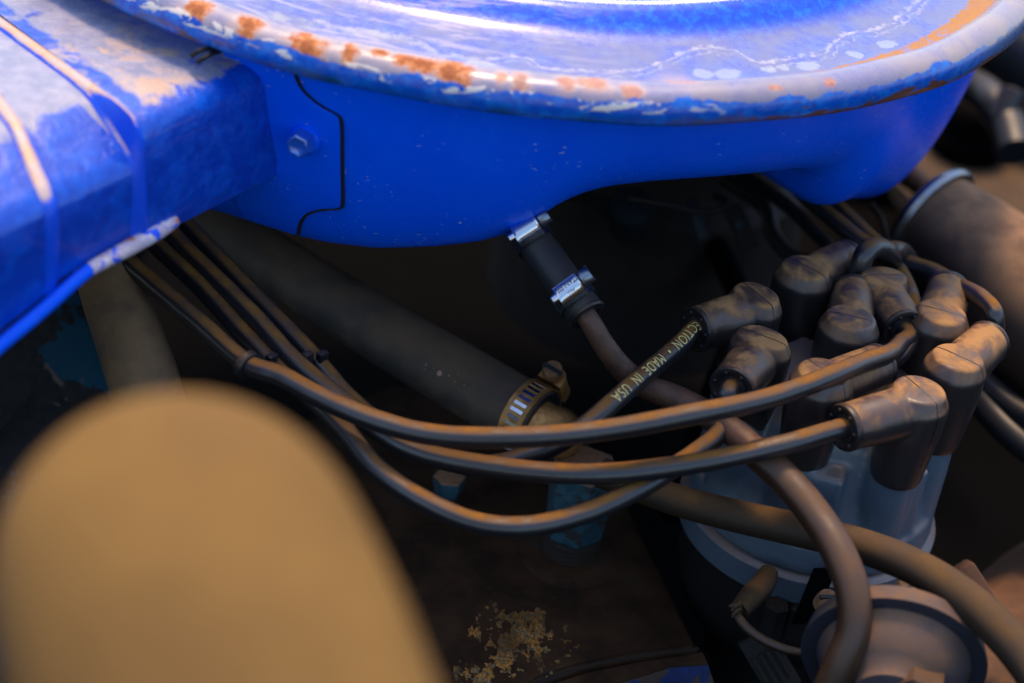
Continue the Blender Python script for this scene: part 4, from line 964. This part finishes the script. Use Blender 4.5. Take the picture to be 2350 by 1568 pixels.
# ================================================================== manifold and what stands on it
def build_manifold():
    z = -17.6
    t = thing('intake_manifold', 'grimy dark brown cast intake manifold in the bottom centre', 'intake manifold', (2, -20, -30))
    front = [(1010, 1700), (1120, 1640), (1240, 1560), (1330, 1530), (1450, 1505), (1560, 1490), (1603, 1484)]
    top = [onz(*p, z) for p in front]
    back = [onz(*p, z) for p in ((1590, 1460), (1555, 1390), (1520, 1310), (1478, 1230), (1440, 1150), (1380, 1040), (1250, 900), (900, 880), (600, 1000), (500, 1300), (600, 1700))]
    # a fine sheet so that the casting can be uneven
    poly = np.array([q[:2] for q in top + back])
    def inside(p):
        c = False; n = len(poly)
        for i in range(n):
            a, b = poly[i], poly[i - 1]
            if (a[1] > p[1]) != (b[1] > p[1]) and p[0] < (b[0] - a[0]) * (p[1] - a[1]) / (b[1] - a[1]) + a[0]: c = not c
        return c
    n = len(poly)
    bm = bmesh.new(); vs_ = [bm.verts.new((p[0], p[1], z)) for p in poly]; f = bm.faces.new(vs_)
    r = bmesh.ops.extrude_face_region(bm, geom=[f])
    for v in r['geom']:
        if isinstance(v, bmesh.types.BMVert): v.co.z -= 8
    bmesh.ops.recalc_face_normals(bm, faces=bm.faces)
    ed = [e for e in bm.edges if all(abs(v.co.z - z) < 1e-4 for v in e.verts)]
    bmesh.ops.bevel(bm, geom=ed, offset=0.18, segments=3, affect='EDGES')
    bm.verts.index_update(); V = [v.co[:] for v in bm.verts]; F = [tuple(v.index for v in f.verts) for f in bm.faces]; bm.free()
    make('casting', V, F, 'mani', t, auto=40)
    # boss round the sender
    s = onz(1308, 1276, z)
    make('boss', *lathe(s - np.array([0, 0, 0.6]), (0, 0, 1), [(0, 1.9), (0.62, 1.7), (0.75, 1.45), (0.78, 0.9)], 48), 'mani', t, auto=30)
    # lower flange with old blue paint along its edge, past a double gasket gap
    fz = z - 0.25
    fr = [(1080, 1700), (1150, 1640), (1262, 1572), (1345, 1545), (1460, 1521), (1570, 1505), (1612, 1497)]
    to = [(1200, 1760), (1260, 1660), (1330, 1600), (1400, 1572), (1470, 1552), (1540, 1530), (1625, 1525)]
    V = [onz(*p, fz) for p in fr] + [onz(*p, fz - 0.1) for p in to] + [onz(*p, fz - 0.1) - np.array([0, 0.2, 5]) for p in to]
    k = len(fr); make('flange', V, grid_faces(3, k, False), 'mani', t, auto=30)
    V = [onz(*p, fz - 0.13) - np.array([0, 0.02, 0]) for p in to] + [onz(x + 22, y + 70, fz - 0.9) for x, y in to] + [onz(x + 40, y + 140, fz - 3.5) for x, y in to]
    make('painted_edge', V, grid_faces(3, k, False), 'blueedge', t, auto=60)
    V, F, *_ = sweep([onz(x, y + 10, z - 0.42) for x, y in front], 0.17, 10, 6); make('gasket', V, F, 'dark', t)
    V, F, *_ = sweep([onz(x, y + 5, z - 0.2) for x, y in front[1:]], 0.07, 8, 6); make('gasket', V, F, 'dim', t)
    # ochre corrosion bloom: a knobbly raised crust that sinks back into the casting at its rim
    nx, ny = 190, 130; r2 = np.random.default_rng(3); H = np.zeros((ny, nx)); amp = 1.0
    yy, xx = np.mgrid[0:ny, 0:nx]
    for cell in (26, 13, 7, 4, 2.5):
        gx, gy = int(nx / cell) + 3, int(ny / cell) + 3; R3 = r2.random((gy, gx))
        fx, fy = xx / cell, yy / cell; ix, iy = fx.astype(int), fy.astype(int); tx, ty = fx - ix, fy - iy
        tx, ty = tx * tx * (3 - 2 * tx), ty * ty * (3 - 2 * ty)
        H += amp * ((R3[iy, ix] * (1 - tx) + R3[iy, ix + 1] * tx) * (1 - ty) + (R3[iy + 1, ix] * (1 - tx) + R3[iy + 1, ix + 1] * tx) * ty); amp *= 0.8
    H /= H.mean()
    V = []
    for jy in range(ny):
        for jx in range(nx):
            x = 1040 + 290 * jx / (nx - 1); y = 1375 + 200 * jy / (ny - 1)
            a = 1 - math.hypot((x - 1190) / 88, (y - 1462) / 62) ** 1.5; b_ = 0.75 - math.hypot((x - 1095) / 62, (y - 1552) / 30) ** 1.5
            f = max(a, b_) + (H[jy, jx] - 1) * 3.2
            q = onz(x, y, z); V.append((q[0], q[1], z - 0.06 + max(0, min(0.16, f * 0.10 + 0.03)) + 0.03 * (H[jy, jx] - 1) * (f > 0)))
    Vz = np.array([v[2] for v in V]); fc = [q for q in grid_faces(ny, nx, False) if max(Vz[list(q)]) > z - 0.02]
    cr = make('corrosion_crust', V, fc, 'crust', t, smooth=True, auto=30)
    return z
ZM = build_manifold()

def hexfit(label, foot, hgt, rad, rot, mats):
    t = thing('sender_fitting', label, 'fitting', (foot[0], foot[1], ZM))
    z0 = ZM
    p = [(0.1, 0.8 * rad)]
    for i in range(4): p += [(0.16 + 0.2 * i, 0.98 * rad), (0.26 + 0.2 * i, 0.82 * rad)]
    make('thread', *lathe((foot[0], foot[1], z0 + 0.05), (0, 0, 1), p, 40), 'dim', t, auto=20)
    x = np.array([math.cos(rot), math.sin(rot), 0])
    make('hex_body', *lathe((foot[0], foot[1], z0 + 0.85), (0, 0, 1), [(0, 0.80 * rad), (0.12, 1.0 * rad), (hgt - 0.12, 1.22 * rad), (hgt, 1.18 * rad)], 6, ref=x), mats[0], t, smooth=False)
    make('top_face', *lathe((foot[0], foot[1], z0 + 0.85 + hgt - 0.005), (0, 0, 1), [(0, 1.17 * rad), (0.05, 1.12 * rad)], 6, ref=x), mats[1], t, smooth=False)
    return t
f1_ = onz(1306, 1268, ZM)
hexfit('tall blue painted hexagonal fitting with rusty top standing on the manifold', f1_, 2.9, 1.0, R_(12), ('teal', 'tealtop'))
f2_ = onz(1020, 1178, ZM)
hexfit('smaller dim blue fitting half hidden behind the lowest lead', f2_, 0.75, 0.48, R_(40), ('teal', 'tealtop'))

# ================================================================== engine block, left, and the dark gear behind
t = thing('valve_cover', 'dark chipped cover with scraps of teal paint at the left edge', 'valve cover', at(80, 1050, 68))
P = [at(-1500, 760, 66), at(-300, 680, 66.5), at(60, 640, 68), at(250, 700, 70.5), at(330, 900, 69.5), at(360, 1150, 68.5), at(340, 1500, 67.5), at(330, 2300, 67), at(-1500, 2300, 62)]
cen = np.mean(P, axis=0); V = []
nrm = -FW
for sc_, off in ((1.0, -0.6), (0.97, 0.0), (0.80, 0.5), (0.4, 0.8), (0.02, 0.85)):
    for p in P: V.append(cen + (p - cen) * sc_ + nrm * off)
make('cover', V, grid_faces(5, len(P), True, False, True), 'block', t, auto=40)
t = thing('carburetor', 'dim carburetor body with choke linkage in the shadow under the air cleaner', 'carburetor', at(1500, 560, 78))
c = at(1500, 560, 80)
make('body', *lathe(c + np.array([0, 6, -6]), (0, 0, 1), [(0, 6.5), (7, 6.5), (7.3, 5.5), (9, 5.2)], 40), 'carb', t)
b = make('choke_housing', *lathe(at(1450, 478, 72), -FW + 0.5 * UP, [(-1.2, 0.8), (0, 0.85), (0.15, 0.8), (0.2, 0.3)], 24), 'dimteal', t)
V, F, *_ = sweep([at(1440, 455, 71), at(1540, 472, 71), at(1610, 486, 71), at(1650, 480, 71), at(1664, 462, 71.5), at(1640, 450, 72)], 0.12, 10, 8); make('choke_rod', V, F, 'dim', t)
make('lever', *box(at(1600, 505, 72.5), RT * 0.95 + UP * 0.3, UP * 0.95 - RT * 0.3, FW, 0.22, 0.8, 0.12, 0.1), 'dimteal', t)
make('lever', *box(at(1700, 520, 73.5), RT * 0.9 + UP * 0.4, UP * 0.9 - RT * 0.4, FW, 0.35, 0.9, 0.12, 0.05), 'dim', t)
make('link_screw', *lathe(at(1694, 515, 72.2), -FW, [(0, 0.18), (0.2, 0.16), (0.22, 0.05)], 12), 'dimteal', t)
for lab, path, r, mt in (
    ('faint brown cable slanting down behind the distributor, left of the lead pair', [(1700, 400, 76), (1800, 468, 74.5), (1872, 536, 73), (1925, 592, 72), (1960, 660, 72)], 0.26, 'wire2'),
    ('dark cable looping behind the boots nearest the carburetor', [(1660, 410, 77), (1755, 478, 76), (1775, 540, 75), (1820, 590, 74), (1890, 612, 73), (1960, 640, 73)], 0.30, 'wire2'),
    ('thin cord rising behind the elbow at right', [(2000, 470, 76), (2022, 500, 75), (2034, 540, 74), (2046, 590, 73)], 0.12, 'dim'),
    ('black cable crossing the dark gap at the right edge, upper of two', [(2250, 870, 72), (2320, 930, 71), (2420, 985, 70), (2700, 1130, 69), (3100, 1500, 70)], 0.42, 'wire2'),
    ('black cable with a blue sheen at the right edge, lower of two', [(2240, 905, 72), (2310, 985, 71), (2430, 1080, 70), (2650, 1260, 69), (2900, 1700, 71)], 0.55, 'wire2'),
    ('black cable along the valley behind the sender fitting', [(1540, 1180, 70), (1640, 900, 74), (1700, 700, 78), (1640, 560, 80)], 0.5, 'dark'),
):
    V, F, *_ = sweep(pts(path), r, 14, 8); tag(make('cable', V, F, mt), lab, 'cable')

# dusty elbow at right with its bright bead
t = thing('elbow_hose', 'big dusty tan elbow pipe with a bright bead at right', 'hose', at(2230, 620, 74))
hp = [at(2120, 490, 75.5), at(2165, 525, 75), at(2240, 585, 74), at(2330, 665, 72.8), at(2440, 760, 72), at(2600, 850, 72), at(2780, 1000, 73), at(2900, 1300, 76), at(2920, 1800, 82)]
V, F, C_, T_, R2 = sweep(hp, [1.9, 2.0, 2.2, 2.5, 2.6, 2.6, 2.6, 2.6, 2.6], 48, 8); make('pipe', V, F, 'tan2', t)
make('bead', *lathe(C_[3], T_[3], [(-0.25, 1.9), (-0.2, 2.15), (0.0, 2.25), (0.2, 2.15), (0.25, 1.9)], 56), m_metal('dusty_bead_steel', (0.30, 0.34, 0.40), 0.3, 0.15, (0.35, 0.25, 0.15)), t)

# dark round canister and dusty tray at upper right
t = thing('fender_shelf', 'dusty tan inner fender shelf at the upper right edge', 'fender', at(2290, 330, 84))
p = [onz(x, y, -20) for x, y in ((2020, 300), (2060, 420), (2200, 560), (2500, 640), (2700, 300), (2500, -100), (2250, 100))]
n = len(p); make('panel', [q for q in p] + [q - np.array([0, 0, 1]) for q in p], [tuple(range(n)), tuple(range(2 * n - 1, n - 1, -1))] + [(i, (i + 1) % n, n + (i + 1) % n, n + i) for i in range(n)], 'shelf', t, smooth=False)
def pot(label, x, y, z, r, h, mt='dark'):
    c = onz(x, y, z); t = thing('rubber_cap', label, 'cap', c, 'black rubber caps on the fender shelf')
    make('body', *lathe(c, (0, 0, 1), [(0, r), (h * 0.7, r * 0.97), (h * 0.9, r * 0.9), (h, r * 0.7)], 40), mt, t, auto=40)
    make('rim', *lathe(c + np.array([0, 0, h * 0.35]), (0, 0, 1), [(-0.15, r * 0.98), (0, r * 1.1), (0.15, r * 0.98)], 40), mt, t)
pot('black round rubber cap beside the air cleaner wall, lower left of the pair', 2215, 350, -20, 1.9, 3)
pot('black round rubber cap at the right edge, half out of the picture', 2350, 330, -20, 2.3, 4)
t = thing('brake_hose', 'black bent hose at the upper right corner behind the lid', 'hose', at(2280, 200, 86))
V, F, *_ = sweep([at(2180, 180, 90), at(2230, 200, 88), at(2275, 232, 86), at(2312, 285, 85), at(2330, 350, 84)], 0.8, 18, 8); make('tube', V, F, 'wire2', t)
make('joint', *lathe(at(2312, 240, 85), UP + 0.5 * RT, [(-0.7, 0.6), (0.6, 0.6), (0.7, 0.4)], 18), 'wire2', t)
V, F, *_ = sweep([at(2260, 60, 96), at(2330, 100, 95), at(2420, 170, 94)], 2.2, 24, 8)
tag(make('intake_duct', V, F, 'wire2'), 'dark fat duct at the very upper right corner', 'duct')
V, F, *_ = sweep([at(2060, 380, 82), at(2120, 430, 81), at(2150, 455, 80)], 0.5, 16, 8)
tag(make('copper_fitting', V, F, 'rustblk'), 'small rust red pipe end peeping out below the air cleaner at right', 'pipe')

# rusty casting, lower right corner
t = thing('water_pump', 'rust brown casting in the lower right corner', 'water pump', at(2300, 1450, 68))
p = [at(2180, 1420, 70), at(2262, 1350, 71), at(2330, 1290, 72), at(2500, 1180, 73), at(2600, 1500, 66), at(2500, 1800, 63), at(2270, 1800, 65), at(2235, 1560, 67)]
cen = np.mean(p, axis=0); V = []
for sc_, off in ((1.0, -2.0), (1.0, 0.0), (0.92, 0.5), (0.5, 0.7), (0.02, 0.7)):
    for q in p: V.append(cen + (q - cen) * sc_ - FW * off)
make('casting', V, grid_faces(5, len(p), True, False, True), 'rustblk', t, auto=40)
make('rib', *box(at(2320, 1470, 65.6), RT * 0.55 + UP * -0.83, RT * 0.83 + UP * 0.55, FW, 3.0, 0.35, 0.5, 0.12), 'rustblk', t)
# dim items near the bottom edge
t = thing('ribbed_connector', 'dim tan ribbed connector on the bottom edge', 'connector', at(1770, 1530, 66))
ax_ = RT * 0.5 - UP * 0.86; ay_ = RT * 0.86 + UP * 0.5
make('shell', *box(at(1765, 1520, 66), ax_, ay_, FW, 1.1, 0.62, 0.3, 0.12), 'dim', t)
for i in range(4):
    make('rib', *box(at(1765, 1520, 66) - FW * 0.33 + ay_ * (-0.4 + 0.26 * i) + ax_ * 0.15, ax_, ay_, FW, 0.6, 0.07, 0.07, 0.02), 'dim', t)
t = thing('slotted_screw', 'dim tan slotted screw head on the bottom edge', 'screw', at(1888, 1545, 66))
c = at(1885, 1545, 66); ax = -FW + 0.3 * UP; ax /= np.linalg.norm(ax)
make('head', *lathe(c, ax, [(-0.3, 0.5), (0, 0.5), (0.1, 0.42), (0.12, 0.1)], 28), 'dim', t, auto=40)
dx = RT * 0.75 - UP * 0.65; dx -= ax * (dx @ ax); dx /= np.linalg.norm(dx)
make('screw_slot', *box(c + ax * 0.11, dx, np.cross(ax, dx), ax, 0.44, 0.07, 0.03), 'slot', t, smooth=False)
# engine block beneath everything
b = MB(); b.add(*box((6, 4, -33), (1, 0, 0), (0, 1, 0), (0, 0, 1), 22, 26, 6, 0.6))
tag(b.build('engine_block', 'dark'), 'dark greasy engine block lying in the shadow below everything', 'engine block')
